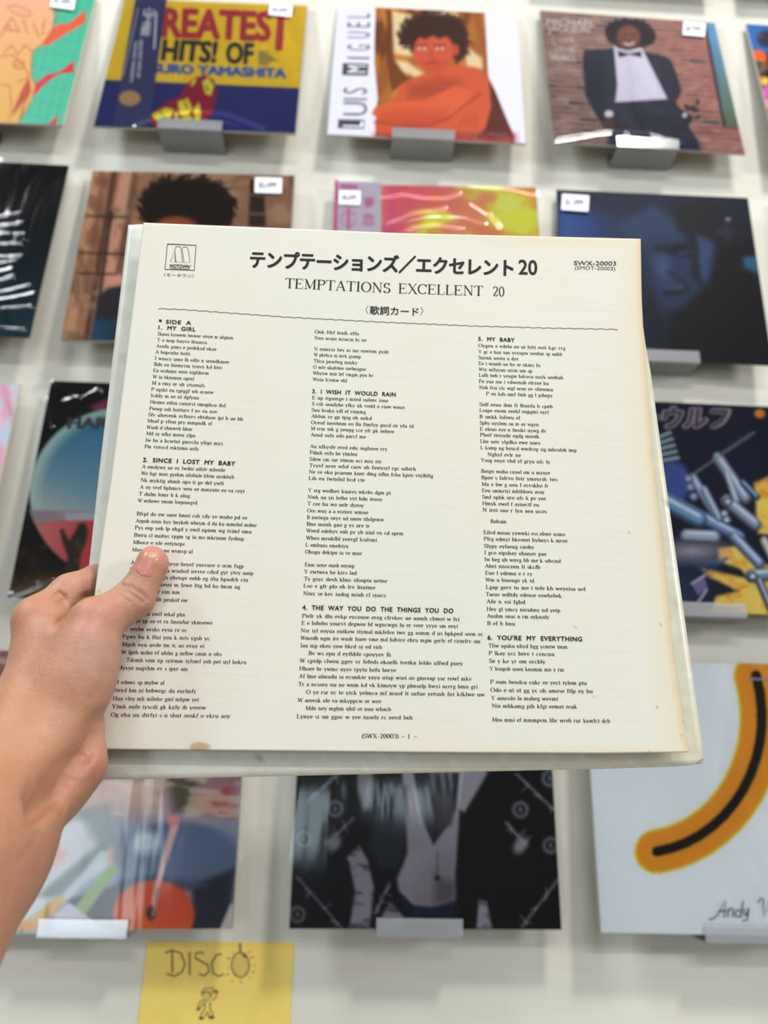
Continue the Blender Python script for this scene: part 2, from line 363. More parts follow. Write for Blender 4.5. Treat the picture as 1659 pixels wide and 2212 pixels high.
# ---- one painting function per cover; coordinates are those of enlarged views of the sleeve
def art_teal(A):
    A.bgc((72, 180, 146)); A.frame(0, 0, 2.37)
    for i in range(9):
        A.line([(120+i*48, 0), (-60+i*48, 640)], 3, (40, 140, 120), a=.5); A.line([(100, i*85-20), (450, i*85+60)], 3, (40, 140, 120), a=.5)
        A.line([(100, i*110-200), (450, i*110+260)], 3, (190, 120, 100), a=.3)
    A.poly([(200, 235), (300, 120), (345, 125), (440, 50), (440, 115), (350, 165), (250, 230)], (222, 88, 60))
    A.poly([(165, 500), (180, 430), (240, 380), (300, 370), (380, 310), (380, 370), (300, 380), (230, 430)], (200, 55, 62))
    A.poly([(240, 640), (300, 590), (290, 640)], (200, 50, 60))
    body = [(-200, -50), (250, -50), (280, 70), (270, 150), (215, 230), (165, 265), (158, 380), (182, 440), (160, 520), (80, 650), (-200, 650)]
    A.poly(body, (214, 160, 88)); A.grad((100, 0), (60, 560), (236, 170, 138), (214, 166, 76), A.pmask(body), .9)
    dk = (150, 50, 40)
    A.line(body, 4, dk)
    for p in ([(0, 290), (60, 280), (120, 330), (150, 400)], [(0, 430), (50, 440), (60, 560), (40, 620)], [(150, 470), (100, 610)],
              [(60, 90), (100, 160), (20, 150), (60, 90)], [(120, 100), (140, 170)], [(170, 120), (200, 190)], [(230, 90), (215, 180)],
              [(20, 270), (60, 230), (90, 280), (130, 230), (165, 265)], [(0, 190), (40, 120), (60, 160)], [(90, 420), (140, 400), (150, 480), (110, 560)]):
        A.line(p, 4, dk, a=.9)
    A.ell(95, 330, 32, 26, dk, a=.5); A.ell(95, 330, 24, 18, (220, 165, 90)); A.line([(78, 335), (112, 325)], 5, dk)
    A.ell(100, 55, 64, 24, dk, ang=20, a=.5); A.ell(100, 55, 58, 19, (226, 164, 124), ang=20)
    A.poly([(120, 440), (150, 400), (160, 470), (60, 600), (70, 560)], (176, 60, 50), a=.9)

def art_yellow(A):
    A.bgc((224, 190, 52)); A.frame(0, 0, 2.37)
    A.poly([(400, 402), (1700, 458), (1700, 900), (400, 900)], (50, 54, 112))
    sh = [(760, 610), (800, 560), (860, 520), (925, 490), (955, 430), (1000, 395), (1050, 385), (1095, 410), (1112, 480), (1095, 560), (1050, 625), (1030, 665), (800, 665)]
    A.poly(sh, (150, 40, 66))
    for p in ([(985, 410), (1010, 400), (990, 440), (975, 440)], [(1035, 420), (1065, 395), (1095, 440), (1080, 490), (1050, 480)],
              [(910, 520), (960, 500), (985, 550), (960, 600), (920, 590)], [(775, 585), (850, 550), (890, 560), (870, 610), (800, 620)],
              [(900, 560), (930, 640), (880, 660)], [(990, 560), (1020, 520), (1030, 600), (1000, 640)], [(930, 600), (980, 590), (990, 660), (930, 660)]):
        A.poly(p, (216, 208, 60), soft=1.5)
    for p in ([(1050, 440), (1065, 450)], [(940, 500), (960, 560)], [(820, 570), (850, 610)], [(1055, 462), (1070, 458)]): A.line(p, 5, (60, 30, 60))

def art_white_portrait(A):
    A.bgc((226, 224, 240)); A.frame(650, 0, 3.016)
    ph = [(487, 48), (1198, 82), (1210, 300), (1222, 500), (1265, 590), (1300, 700), (1390, 880), (1390, 960), (480, 960), (492, 700), (500, 640), (478, 400), (482, 240)]
    A.poly(ph, (146, 84, 40)); m = A.pmask(ph)
    A.blotch((196, 124, 52), 60, 220, 3, .4, .7, .8, m); A.blotch((76, 40, 24), 90, 260, 5, .55, .7, .7, m)
    for p in ([(590, 70), (740, 100), (760, 300), (720, 370), (600, 350)], [(600, 390), (690, 400), (810, 490), (740, 500), (640, 460)], [(1075, 380), (1100, 320), (1180, 380), (1185, 450), (1080, 430)], [(760, 60), (1020, 80), (1020, 120), (880, 110)]):
        A.poly(p, (224, 206, 164), soft=5, a=.85)
    A.poly([(560, 60), (590, 70), (605, 380), (700, 520), (590, 600), (560, 400)], (92, 48, 26), soft=4, a=.8)
    A.poly([(1210, 500), (1265, 590), (1330, 750), (1390, 900), (1150, 900)], (88, 38, 32), soft=2)
    skin = (196, 84, 52)
    A.poly([(620, 620), (640, 560), (800, 480), (850, 440), (1000, 420), (1150, 445), (1225, 520), (1240, 700), (1200, 840), (1100, 920), (600, 920), (490, 860), (480, 800)], skin, soft=3)
    A.hair(860, 215, 195, 118, (58, 36, 30), 4, 220, 62, 8); A.hair(1015, 290, 70, 95, (58, 36, 30), 9, 70, 46, 8); A.hair(715, 240, 60, 60, (58, 36, 30), 2, 60, 44, 8)
    A.ell(865, 335, 132, 135, (190, 82, 56), soft=4); A.ell(1010, 325, 20, 38, (176, 70, 50), soft=2)
    A.poly([(760, 400), (965, 395), (915, 462), (860, 475), (800, 450)], (184, 76, 50), soft=4)
    A.poly([(715, 150), (1000, 150), (990, 270), (950, 236), (905, 252), (860, 232), (810, 256), (770, 240), (728, 290)], (58, 36, 30), soft=4)
    for x in (788, 905):
        A.line([(x-38, 298), (x+32, 294)], 9, (70, 36, 28), a=.85); A.ell(x, 316, 26, 10, (236, 210, 190), soft=1.5, a=.85); A.ell(x, 316, 9, 9, (50, 50, 60))
    A.line([(855, 330), (842, 372), (868, 380)], 7, (140, 50, 40), a=.7); A.line([(825, 408), (862, 404), (895, 408)], 12, (150, 46, 44), a=.9)
    A.poly([(700, 560), (900, 500), (1050, 520), (1000, 640), (700, 640)], (150, 62, 44), soft=14, a=.7)
    A.poly([(480, 700), (560, 670), (800, 660), (1000, 560), (1120, 600), (1080, 690), (960, 780), (760, 830), (520, 790), (462, 740)], (206, 92, 56), soft=3)
    A.grad((700, 640), (700, 820), (206, 96, 56), (176, 64, 44), A.pmask([(520, 720), (760, 700), (960, 700), (960, 780), (760, 830), (520, 790)], 8), .8)
    A.line([(480, 790), (640, 820), (820, 822), (960, 770), (1060, 690), (1170, 610)], 10, (120, 44, 34), soft=3, a=.7)
    for i in range(4): A.line([(1010+i*20, 830-i*32), (1090+i*15, 800-i*20), (1140, 830-i*20)], 5, (150, 56, 40), soft=2, a=.6)
    A.poly([(480, 880), (1400, 880), (1400, 970), (480, 970)], (150, 40, 52), soft=14, a=.7)

def art_brick(A):
    A.frame(1100, 0, 2.968); A.bgc((150, 108, 100))
    r = random.Random(5); rows = 26
    for j in range(rows):
        v0, v1 = j/rows, (j+1)/rows; off = (j % 2)*.05
        for i in range(-1, 11):
            u0 = i*.1+off; k = r.uniform(-1, 1); rd = min(max((u0-.35)*2, 0), 1)
            base = np.array((136, 112, 104))*(1-rd)+np.array((164, 98, 92))*rd + k*12
            if r.random() < .07: base = np.array((92, 84, 90))
            m = np.clip((np.minimum(A.U-u0, u0+.1-A.U)-.004)/.004, 0, 1)*np.clip((np.minimum(A.V-v0, v1-A.V)-.004)/.004, 0, 1)
            A._mix(m, base)
        A._mix(np.clip((.004-np.abs(A.V-v1))/.003, 0, 1), (186, 164, 150), .8)
    A.blotch((200, 180, 164), 60, 30, 8, .55, .8, .4)
    A.poly([(1240, 140), (1330, 150), (1475, 820), (1370, 810)], (60, 50, 60)); A.poly([(1262, 146), (1322, 150), (1468, 816), (1390, 806)], (100, 146, 176))
    A.grad((1300, 250), (1420, 800), (96, 150, 190), (96, 116, 86), A.pmask([(1262, 146), (1322, 150), (1468, 816), (1390, 806)]), 1)
    suit = (46, 50, 66)
    A.poly([(480, 320), (640, 312), (700, 300), (860, 330), (1010, 365), (1045, 400), (1075, 480), (1105, 580), (1085, 640), (1110, 700), (1180, 760), (1150, 810), (1210, 900), (1235, 1010), (600, 1010), (640, 870), (580, 780), (490, 620), (470, 400)], suit, soft=1.5)
    A.hair(770, 215, 150, 92, (50, 42, 48), 3, 60, 26, 14); A.hair(690, 205, 74, 66, (50, 42, 48), 5, 30, 18, 12); A.hair(860, 230, 74, 70, (50, 42, 48), 6, 30, 18, 12)
    A.ell(765, 240, 76, 78, (122, 74, 66), soft=3); A.ell(765, 215, 60, 42, (134, 84, 74), soft=6, a=.8)
    A.line([(735, 225), (755, 222)], 8, (60, 34, 34)); A.line([(785, 220), (806, 222)], 8, (60, 34, 34)); A.line([(735, 278), (768, 288), (798, 274)], 12, (220, 200, 196))
    A.poly([(670, 290), (700, 310), (765, 325), (845, 305), (870, 345), (1015, 635), (680, 655), (692, 545)], (212, 206, 222), soft=1.5)
    A.poly([(692, 325), (765, 345), (845, 328), (848, 368), (770, 350), (705, 370)], (34, 34, 44), soft=1)
    for x in range(710, 960, 24): A.line([(x, 400), (x+10+(x-700)*.1, 640)], 2, (180, 176, 196), a=.4)
    A.ell(640, 730, 28, 22, (222, 214, 220)); A.poly([(585, 780), (640, 750), (685, 770), (680, 830), (620, 850)], (86, 58, 60), soft=2)
    A.poly([(1070, 640), (1120, 620), (1160, 680), (1110, 705), (1080, 680)], (176, 118, 104), soft=2)
    for i in range(9): A.ell(1150+r.uniform(-30, 60), 690+r.uniform(-40, 80), 22, 12, (52, 50, 56), ang=r.uniform(0, 180))
    A.ell(1125, 738, 12, 16, (220, 210, 214))
    A.poly([(640, 870), (1210, 900), (1235, 1010), (600, 1010)], (40, 46, 84), soft=8, a=.6)

def art_tropical(A):
    A.frame(1100, 0, 2.968); A.bgc((24, 26, 30))
    A.poly([(1480, 150), (1900, 150), (1900, 340), (1520, 340)], (44, 104, 176), soft=6)
    A.ell(1590, 370, 62, 50, (226, 96, 30), soft=2); A.ell(1600, 430, 50, 40, (44, 84, 58), soft=2); A.ell(1650, 250, 60, 55, (40, 40, 60), soft=6)
    A.ell(1600, 520, 40, 34, (200, 64, 60), soft=3); A.ell(1640, 520, 26, 26, (236, 200, 60), soft=2); A.ell(1655, 590, 34, 44, (204, 92, 172), soft=2)
    A.ell(1650, 665, 46, 32, (232, 140, 160), soft=2); A.ell(1660, 760, 30, 40, (40, 110, 100), soft=3); A.ell(1680, 880, 40, 60, (196, 70, 50), soft=4)
    A.blotch((190, 90, 60), 60, 60, 6, .6, .75, .5)

def art_dark_neon(A):
    A.frame(0, 320, 2.37); A.bgc((17, 19, 23)); A.grad((100, 300), (150, 950), (16, 17, 21), (28, 74, 88), None, 1)
    A.blotch((36, 40, 46), 30, 260, 4, .55, .75, .5)
    A.line([(60, 265), (230, 285)], 6, (90, 40, 50), soft=3, a=.6); A.line([(180, 285), (100, 440)], 5, (80, 34, 46), soft=3, a=.5)
def art_brown_portrait(A):
    A.frame(0, 320, 2.37); A.bgc((170, 122, 92))
    for x, w, c in ((470, 50, (200, 150, 112)), (560, 26, (96, 66, 50)), (620, 60, (206, 158, 128)), (670, 30, (130, 92, 70))):
        A.line([(x+30, 100), (x-120, 980)], w, c, soft=4)
    A.poly([(930, 100), (1600, 100), (1600, 420), (1180, 420)], (150, 112, 86), soft=10); A.blotch((190, 150, 120), 90, 60, 3, .5, .7, .6); A.blotch((110, 76, 56), 50, 90, 5, .55, .7, .5)
    for y in (345, 535, 640): A.line([(400, y), (640, y+8)], 10, (60, 44, 38), soft=2.5, a=.9)
    A.line([(570, 330), (480, 980)], 16, (58, 42, 38), soft=3, a=.9)
    A.poly([(1280, 160), (1350, 160), (1360, 400), (1272, 400)], (58, 42, 34), soft=3); A.line([(1270, 238), (1370, 242)], 12, (130, 98, 74)); A.line([(1270, 335), (1370, 338)], 12, (130, 98, 74))
    A.hair(960, 300, 230, 140, (36, 25, 22), 6, 260, 60, 9); A.ell(900, 440, 130, 90, (164, 84, 52), soft=6)
    A.poly([(480, 900), (500, 760), (560, 710), (760, 700), (760, 1000), (470, 1000)], (52, 48, 54), soft=5); A.grad((480, 940), (700, 940), (30, 96, 136), (40, 44, 54), A.pmask([(480, 880), (760, 860), (760, 1000), (470, 1000)], 8), .7)
    A.poly([(550, 660), (620, 640), (640, 700), (560, 710)], (216, 160, 136), soft=5)
def art_sunset(A):
    A.frame(650, 340, 2.765); A.bgc((238, 90, 96)); A.grad((480, 200), (1420, 500), (240, 74, 120), (240, 160, 70), None, 1)
    A.blotch((238, 196, 70), 260, 120, 7, .45, .62, .9); A.blotch((244, 110, 70), 160, 90, 9, .5, .7, .6); A.ell(1240, 280, 60, 50, (240, 204, 96), soft=12)
    A.grad((480, 150), (700, 150), (240, 66, 118), (240, 96, 92), A.pmask([(470, 100), (760, 100), (640, 600), (470, 600)], 30), .9)
def art_blue_face(A):
    A.frame(1150, 380, 3.259); A.bgc((13, 20, 40)); A.grad((200, 500), (700, 400), (40, 92, 170), (16, 30, 66), A.pmask([(100, 150), (900, 150), (820, 700), (100, 1300)], 60), .95)
    A.poly([(560, 360), (860, 190), (1000, 300), (1110, 460), (860, 520), (700, 480)], (38, 62, 96), soft=16)
    A.poly([(800, 420), (1120, 440), (1200, 560), (1200, 800), (1080, 940), (920, 960), (820, 760), (780, 560)], (34, 50, 84), soft=18)
    A.poly([(1150, 400), (1240, 420), (1310, 500), (1300, 640), (1240, 760), (1180, 700)], (52, 72, 110), soft=9)
    A.poly([(1060, 380), (1150, 420), (1180, 760), (1120, 700), (1130, 500)], (14, 18, 34), soft=8)
    A.poly([(850, 500), (1110, 470), (1120, 580), (1020, 560), (880, 540)], (10, 14, 28), soft=8); A.line([(1040, 545), (1090, 535)], 16, (66, 86, 116), soft=5, a=.8)
    A.ell(920, 640, 50, 90, (62, 84, 128), soft=14, ang=-10, a=.8); A.poly([(920, 800), (1080, 795), (1060, 835), (930, 840)], (12, 16, 30), soft=6)
    A.poly([(940, 770), (1090, 770), (1060, 800), (930, 800)], (52, 68, 104), soft=6); A.line([(960, 670), (1080, 760), (1110, 850)], 14, (14, 20, 38), soft=7, a=.8)
    A.poly([(960, 170), (1300, 150), (1420, 420), (1310, 470), (1150, 400), (1040, 380)], (13, 17, 28), soft=12)
    A.poly([(1300, 420), (1700, 500), (1760, 1400), (900, 1400), (1000, 980), (1240, 780)], (7, 9, 15), soft=14)
    A.poly([(1280, 400), (1370, 320), (1420, 400), (1390, 470)], (38, 34, 50), soft=8); A.ell(1378, 305, 16, 12, (150, 170, 190), soft=4)
    A.poly([(1480, 570), (1580, 560), (1660, 640), (1660, 760), (1590, 690), (1490, 650)], (40, 94, 128), soft=8)
    A.poly([(160, 90), (1530, 90), (1540, 180), (840, 190), (500, 240), (180, 180)], (14, 26, 52), soft=20, a=.8)
    A.line([(1200, 60), (1100, 140)], 1, (10, 10, 20))
def art_pink_edge(A):
    A.frame(0, 780, 4.02); A.bgc((214, 190, 204)); A.blotch((180, 206, 220), 120, 160, 3, .45, .6, .9); A.blotch((222, 150, 172), 60, 200, 5, .55, .7, .7)
    for i in range(6): A.line([(20+i*20, 200+i*40), (110, 520+i*30)], 5, (190, 120, 150), soft=3, a=.5)
def art_red_planet(A):
    A.frame(0, 780, 4.02); A.bgc((12, 12, 15)); A.blotch((70, 54, 42), 60, 90, 3, .6, .78, .6, (A.X < 420)*1.0)
    A.poly([(770, 400), (960, 310), (1100, 330), (1100, 520), (900, 470)], (150, 52, 92), soft=6)
    C = (1050, 1150, 790, 740); m = A.emask(*C, soft=3)
    A.grad((600, 560), (600, 1300), (54, 128, 164), (186, 194, 192), m, 1)
    A._mix(np.clip(m - A.emask(1080, 1170, 745, 690, soft=14), 0, 1)*(A.Y < 1330), (190, 216, 206), .9)
    A._mix(A.emask(1160, 1050, 560, 500, soft=60)*(A.Y < 1300), (80, 150, 186), .4)
    b = [(250, 1290), (1100, 1310), (1100, 1370), (300, 1420)]; A.poly(b, (168, 150, 158), soft=4)
    A.poly([(560, 1320), (1100, 1310), (1100, 1375), (570, 1390)], (186, 190, 198), soft=3)
    A._mix(m*A.pmask([(200, 1425), (560, 1390), (1200, 1370), (1200, 2400), (200, 2400)], 3), (214, 80, 82))
    A.grad((300, 1500), (800, 1600), (222, 150, 140), (208, 70, 76), m*A.pmask([(200, 1430), (560, 1396), (1200, 1376), (1200, 1850), (200, 1850)], 3), .8)
    A._mix(A.pmask([(200, 1640), (560, 1820), (1200, 2400), (100, 2400)], 60)*(1-m), (70, 56, 38), .7)
    hand = [(520, 1470), (545, 1455), (600, 1560), (650, 1480), (690, 1405), (740, 1410), (765, 1470), (750, 1570), (700, 1680), (690, 1790), (650, 1850), (560, 1820), (590, 1700), (545, 1580)]
    A.poly(hand, (56, 46, 38), soft=4)
    for x in (668, 700, 728): A.line([(x-30, 1600), (x+12, 1425)], 7, (34, 27, 24), soft=2, a=.7)
    A.blotch((96, 80, 50), 40, 60, 12, .5, .7, .6, A.pmask(hand, 4))
    A.poly([(80, 1960), (520, 1890), (560, 2080), (60, 2080)], (150, 110, 60), soft=30, a=.7)
def art_machine(A):
    A.frame(1380, 800, 3.688); A.bgc((22, 26, 46)); A.grad((300, 1300), (300, 2000), (24, 28, 50), (60, 84, 128), A.pmask([(-400, 1300), (600, 1400), (400, 2200), (-400, 2200)], 60), .8)
    r = random.Random(3)
    for p in ([(920, 900), (1040, 850), (1100, 900), (1100, 1310), (950, 1300)], [(500, 1580), (860, 1660), (760, 1420), (900, 1480), (1100, 1600), (1100, 2000), (560, 1940), (620, 1800), (800, 1760), (560, 1640)], [(640, 1420), (820, 1400), (900, 1500), (860, 1600), (640, 1520)]):
        A.poly(p, (230, 192, 84), soft=5); A.blotch((236, 200, 110), 40, 120, 7, .4, .7, .8, A.pmask(p, 5)); A.blotch((206, 130, 36), 90, 40, 9, .55, .75, .7, A.pmask(p, 5))
    for k in range(10):
        a = r.uniform(.2, 1.2); A.line([(700, 1500), (700-260*math.cos(a), 1500+260*math.sin(a)*.6)], 8, (60, 80, 120), soft=4, a=.5)
    A.ell(420, 1440, 190, 60, (216, 206, 214), soft=26, a=.8); A.ell(260, 900, 150, 180, (66, 84, 148), soft=8)
    def tube(p, q, w, c=(146, 162, 188)):
        A.line([p, q], w, tuple(int(v*.5) for v in c), soft=1.5); A.line([(p[0], p[1]-w*.12), (q[0], q[1]-w*.12)], w*.7, c, soft=4); A.line([(p[0], p[1]-w*.25), (q[0], q[1]-w*.25)], w*.18, (214, 224, 236), soft=3)
    for i in range(5): tube((100, 560+i*45), (250+i*16, 500+i*50), 30, (120, 140, 150))
    tube((60, 930), (800, 1330), 100, (110, 136, 178)); tube((200, 1040), (480, 1190), 130, (110, 150, 184)); tube((380, 1320), (600, 1330), 110, (160, 168, 190))
    tube((430, 860), (600, 1130), 76); tube((520, 950), (640, 1180), 60); tube((630, 700), (850, 1020), 96, (140, 150, 172)); tube((700, 820), (780, 1050), 50, (170, 176, 190))
    tube((700, 1040), (930, 1230), 100, (140, 150, 176)); tube((830, 900), (940, 1010), 56, (60, 96, 140)); tube((760, 1330), (960, 1540), 90, (120, 138, 170)); tube((900, 1640), (1100, 1620), 110, (126, 140, 160)); tube((960, 1680), (1080, 1960), 70, (90, 100, 120))
    tube((1000, 1360), (1100, 1560), 70, (196, 190, 170))
    A.line([(400, 850), (920, 495)], 14, (120, 120, 132), soft=1.5); A.line([(650, 670), (900, 505)], 26, (90, 92, 106), soft=2)
    for x, y in ((400, 868), (415, 935), (440, 1010)): A.ell(x, y, 36, 34, (56, 66, 90)); A.ell(x-4, y-6, 26, 24, (160, 172, 196), soft=4)
    for x, y in ((710, 1045), (908, 1640), (680, 1140), (700, 1190)): A.ell(x, y, 40, 36, (66, 76, 94)); A.ell(x, y, 20, 18, (216, 224, 230), soft=3)
    A.poly([(420, 1700), (520, 1640), (550, 1740), (470, 1790)], (120, 110, 156), soft=2); A.line([(420, 1700), (530, 1630)], 14, (206, 200, 214)); A.line([(470, 1850), (540, 1750)], 16, (196, 190, 206))
    A.ell(964, 345, 42, 36, (206, 132, 52), soft=3)
def art_orange_edge(A):
    A.bgc((206, 140, 100)); A.frame(0, 0, 1); A.blotch((236, 196, 160), 20, 30, 3, .45, .6, .9); A.blotch((150, 70, 40), 16, 26, 7, .6, .75, .8)
def art_collage(A):
    A.frame(0, 1600, 2.552); A.bgc((120, 96, 104))
    A.grad((700, 100), (700, 560), (142, 96, 100), (150, 160, 178), None, 1)
    A.poly([(480, 200), (900, 200), (900, 400), (420, 400)], (190, 160, 150), soft=26); A.poly([(930, 200), (1080, 200), (1100, 360), (960, 400)], (82, 72, 56), soft=14); A.poly([(1080, 320), (1280, 220), (1290, 420), (1120, 400)], (150, 76, 84), soft=14)
    A.blotch((206, 190, 160), 120, 40, 4, .5, .65, .6, (A.Y < 420)*1.0)
    A.poly([(100, 500), (600, 400), (700, 640), (300, 900), (60, 1050), (-80, 1050)], (206, 208, 210), soft=12)
    A.poly([(300, 560), (380, 620), (300, 700)], (226, 176, 172), soft=10); A.poly([(200, 860), (560, 560), (600, 590), (330, 860)], (110, 122, 118), soft=8, a=.8)
    A.poly([(430, 380), (600, 350), (700, 600), (560, 620)], (120, 130, 128), soft=16, a=.8); A.poly([(600, 590), (700, 590), (720, 650), (640, 690), (580, 670)], (206, 176, 162), soft=6)
    A.ell(980, 640, 340, 190, (86, 96, 122), soft=10); A.poly([(660, 520), (1300, 480), (1310, 760), (660, 800)], (112, 134, 164), soft=26, a=.6); A.ell(800, 560, 70, 66, (190, 200, 206), soft=14)
    A.poly([(1060, 800), (1300, 700), (1260, 1050), (1040, 1050)], (40, 44, 56), soft=10); A.poly([(360, 880), (700, 780), (700, 1050), (380, 1050)], (70, 60, 66), soft=6)
    A.poly([(660, 760), (860, 740), (1140, 800), (1000, 830), (600, 870)], (74, 84, 112), soft=10)
    A.poly([(410, 920), (600, 690), (660, 700), (470, 960)], (146, 176, 100), soft=3); A.poly([(310, 900), (560, 600), (600, 620), (360, 900)], (200, 210, 214), soft=3, a=.8)
    A.poly([(140, 1000), (330, 850), (360, 880), (230, 1030)], (208, 172, 96), soft=4); A.poly([(80, 1010), (150, 990), (260, 1040), (80, 1050)], (214, 150, 40), soft=4)
    A.poly([(300, 960), (380, 890), (500, 980), (560, 1050), (300, 1050)], (206, 196, 206), soft=3)
    A.ell(845, 960, 226, 190, (206, 92, 34), soft=3); A.ell(940, 930, 120, 130, (206, 76, 50), soft=20, a=.6); A.ell(730, 960, 70, 100, (226, 124, 40), soft=18, a=.6)
    A.poly([(940, 470), (965, 430), (985, 470), (870, 830), (850, 950), (826, 950), (850, 800)], (214, 172, 170), soft=3); A.ell(958, 440, 34, 34, (206, 140, 136), soft=3)
    A.ell(832, 950, 26, 40, (66, 44, 50), soft=4); A.line([(870, 820), (845, 960)], 12, (170, 130, 120), soft=3)
    A.poly([(1210, 1040), (1270, 900), (1300, 900), (1290, 1060)], (200, 192, 190), soft=3)
def art_mono(A):
    A.frame(550, 1600, 2.212); A.bgc((9, 10, 14))
    g = (150, 146, 156)
    A.poly([(490, 0), (560, 0), (570, 300), (520, 340), (490, 230)], (120, 116, 124), soft=5)
    A.poly([(690, 0), (1110, 0), (1110, 160), (1010, 330), (960, 640), (970, 760), (850, 800), (760, 790), (690, 720), (680, 660), (730, 540), (720, 330)], g, soft=5)
    A.poly([(750, 100), (860, 160), (980, 150), (960, 330), (925, 400), (855, 500), (800, 380)], (36, 38, 46), soft=3); A.poly([(860, 270), (900, 240), (960, 290), (940, 400), (880, 440), (855, 360)], (62, 58, 64), soft=6)
    A.poly([(770, 0), (960, 0), (960, 150), (870, 160), (790, 120)], (60, 62, 70), soft=6)
    A.poly([(980, 330), (1100, 400), (1080, 860), (960, 860), (960, 640)], (8, 9, 14), soft=5); A.poly([(560, 230), (730, 220), (700, 600), (600, 620), (550, 500)], (34, 42, 52), soft=10)
    A.grad((730, 500), (960, 700), (170, 164, 174), (110, 104, 112), A.pmask([(740, 520), (950, 520), (960, 740), (850, 790), (760, 780), (690, 690)], 10), .7)
    A.poly([(860, 640), (960, 680), (960, 790), (860, 790)], (70, 66, 72), soft=14, a=.6); A.ell(873, 655, 12, 14, (24, 22, 26), soft=2); A.line([(875, 530), (872, 640)], 6, (90, 86, 94), soft=4)
    A.poly([(690, 730), (760, 790), (960, 800), (960, 860), (740, 860)], (14, 30, 58), soft=6)
    for p in ([(455, 600), (540, 570), (570, 700), (550, 900), (450, 900), (480, 720)], [(1070, 760), (1110, 770), (1135, 900), (1060, 900)], [(440, 560), (500, 500), (540, 570), (470, 620)], [(650, 770), (720, 850), (730, 920), (580, 920), (600, 850)]):
        A.poly(p, g, soft=4); A.blotch((70, 68, 76), 60, 26, 5, .5, .68, .8, A.pmask(p, 4))
    r = random.Random(8)
    for (a, b) in (((200, 650), (420, 900)), ((1450, 660), (1280, 890)), ((250, 290), (400, 160)), ((1250, 160), (1440, 340)), ((470, 370), (340, 500)), ((1200, 390), (1300, 500)), ((640, 680), (580, 830))):
        A.line([a, b], 9, (146, 142, 150), soft=3, a=.8); A.line([(a[0]+12, a[1]), (b[0]-10, b[1]-8)], 5, (110, 106, 114), soft=2, a=.8)
        for t in (.3, .6, .9):
            x, y = a[0]+(b[0]-a[0])*t, a[1]+(b[1]-a[1])*t
            for k in range(3): A.line([(x, y), (x+r.uniform(-34, 34), y+r.uniform(-34, 34))], 5, (150, 146, 154), soft=2, a=.8)
    for x, y in ((385, 325), (1270, 330), (235, 470), (1410, 180), (1415, 500), (205, 830)):
        A.ell(x, y, 40, 42, (120, 118, 128), soft=4, a=.85); A.ell(x, y, 24, 26, (22, 22, 28), soft=3); A.ell(x, y, 8, 14, (110, 108, 116), soft=3)
    for x, y in ((380, 490), (1270, 500)): A.ell(x, y, 30, 44, (158, 154, 160), soft=8, a=.9, ang=30)
def art_white(A):
    """white cover; a plain curved band in mustard with a yellow rim stands in for the printed design"""
    A.frame(1200, 1380, 3.072); A.bgc((214, 218, 230))
    pts = arc(560, 520, 810, 900, -18, 82, 14)[::-1]
    def band(w):
        d = np.full(len(A.X), 1e9)
        for i in range(len(pts)-1): d = np.minimum(d, A.dist_seg(pts[i], pts[i+1]))
        return np.clip((w-d)/5+.5, 0, 1)
    A._mix(band(150), (206, 184, 34)); A._mix(band(134), (210, 140, 40)); A._mix(band(34), (26, 24, 20))
def art_dark(A): A.bgc((30, 24, 26)); A.frame(0, 0, 1); A.blotch((90, 40, 34), 60, 60, 3, .5, .7, .6)

# ------------------------------------------------------------------ covers on the wall
art_m = mat('printed_card', attr='art', rough=0.5, spec=0.08)
art_gloss = mat('printed_gloss', attr='art', rough=0.45, spec=0.1)
card_edge = mat('card_edge', (196, 190, 178), rough=0.7)
card_dark = mat('card_edge_dark', (40, 40, 44), rough=0.6)
white_pap = mat('sticker_paper', (236, 236, 242), rough=0.6)
pen = mat('black_pen', (38, 40, 52), rough=0.6)
acry = clear_mat('clear_acrylic', fac=0.06, rough=0.16, tint=(246, 247, 249), haze=0.24, wr=0)
film = clear_mat('plastic_film', fac=0.0, rough=0.07, wr=0.10, ws=6.0, stretch=(1.6, 1, .7))
film2 = clear_mat('plastic_film_creased', fac=0.02, rough=0.07, wr=0.35, ws=9.0, stretch=(.6, 1, 2.2))
film3 = clear_mat('plastic_film_streaked', fac=0.0, rough=0.09, wr=0.09, ws=5.0, stretch=(2.4, 1, .35))

INKS = .76                                  # printed card reflects less than the eye reads as white
class Cover:
    def __init__(s, x, z, roll=0, out=.03, lean=.07, yaw=0, size=1.0):
        s.x, s.z, s.out, s.sz = x, z+1.5, out, .315*size
        e0 = np.array([math.cos(yaw), math.sin(yaw), 0]); n = np.array([math.sin(yaw), -math.cos(yaw), 0])
        up = math.cos(lean)*np.array([0, 0, 1.])-math.sin(lean)*n
        s.e = math.cos(roll)*e0+math.sin(roll)*up; s.u = math.cos(roll)*up-math.sin(roll)*e0
        s.n = np.cross(s.e, s.u)
        if s.n[1] > 0: s.n = -s.n
        s.c = np.array([x, -out, s.z])
    def at(s, a, b, off=0.0):           # a in -.5...5, b from 0 at the bottom to 1 at the top
        return s.c + s.e*s.sz*a + s.u*s.sz*b + s.n*off
    def S(s, px, py, off=0.0):
        r = ray(px, py); t = ((s.c-CAMPOS)@s.n+off)/(r@s.n); return CAMPOS + r*t[..., None]
    def SF(s, ox, oy, k):
        return lambda X, Y, off: s.S(X/k+ox, Y/k+oy, off)

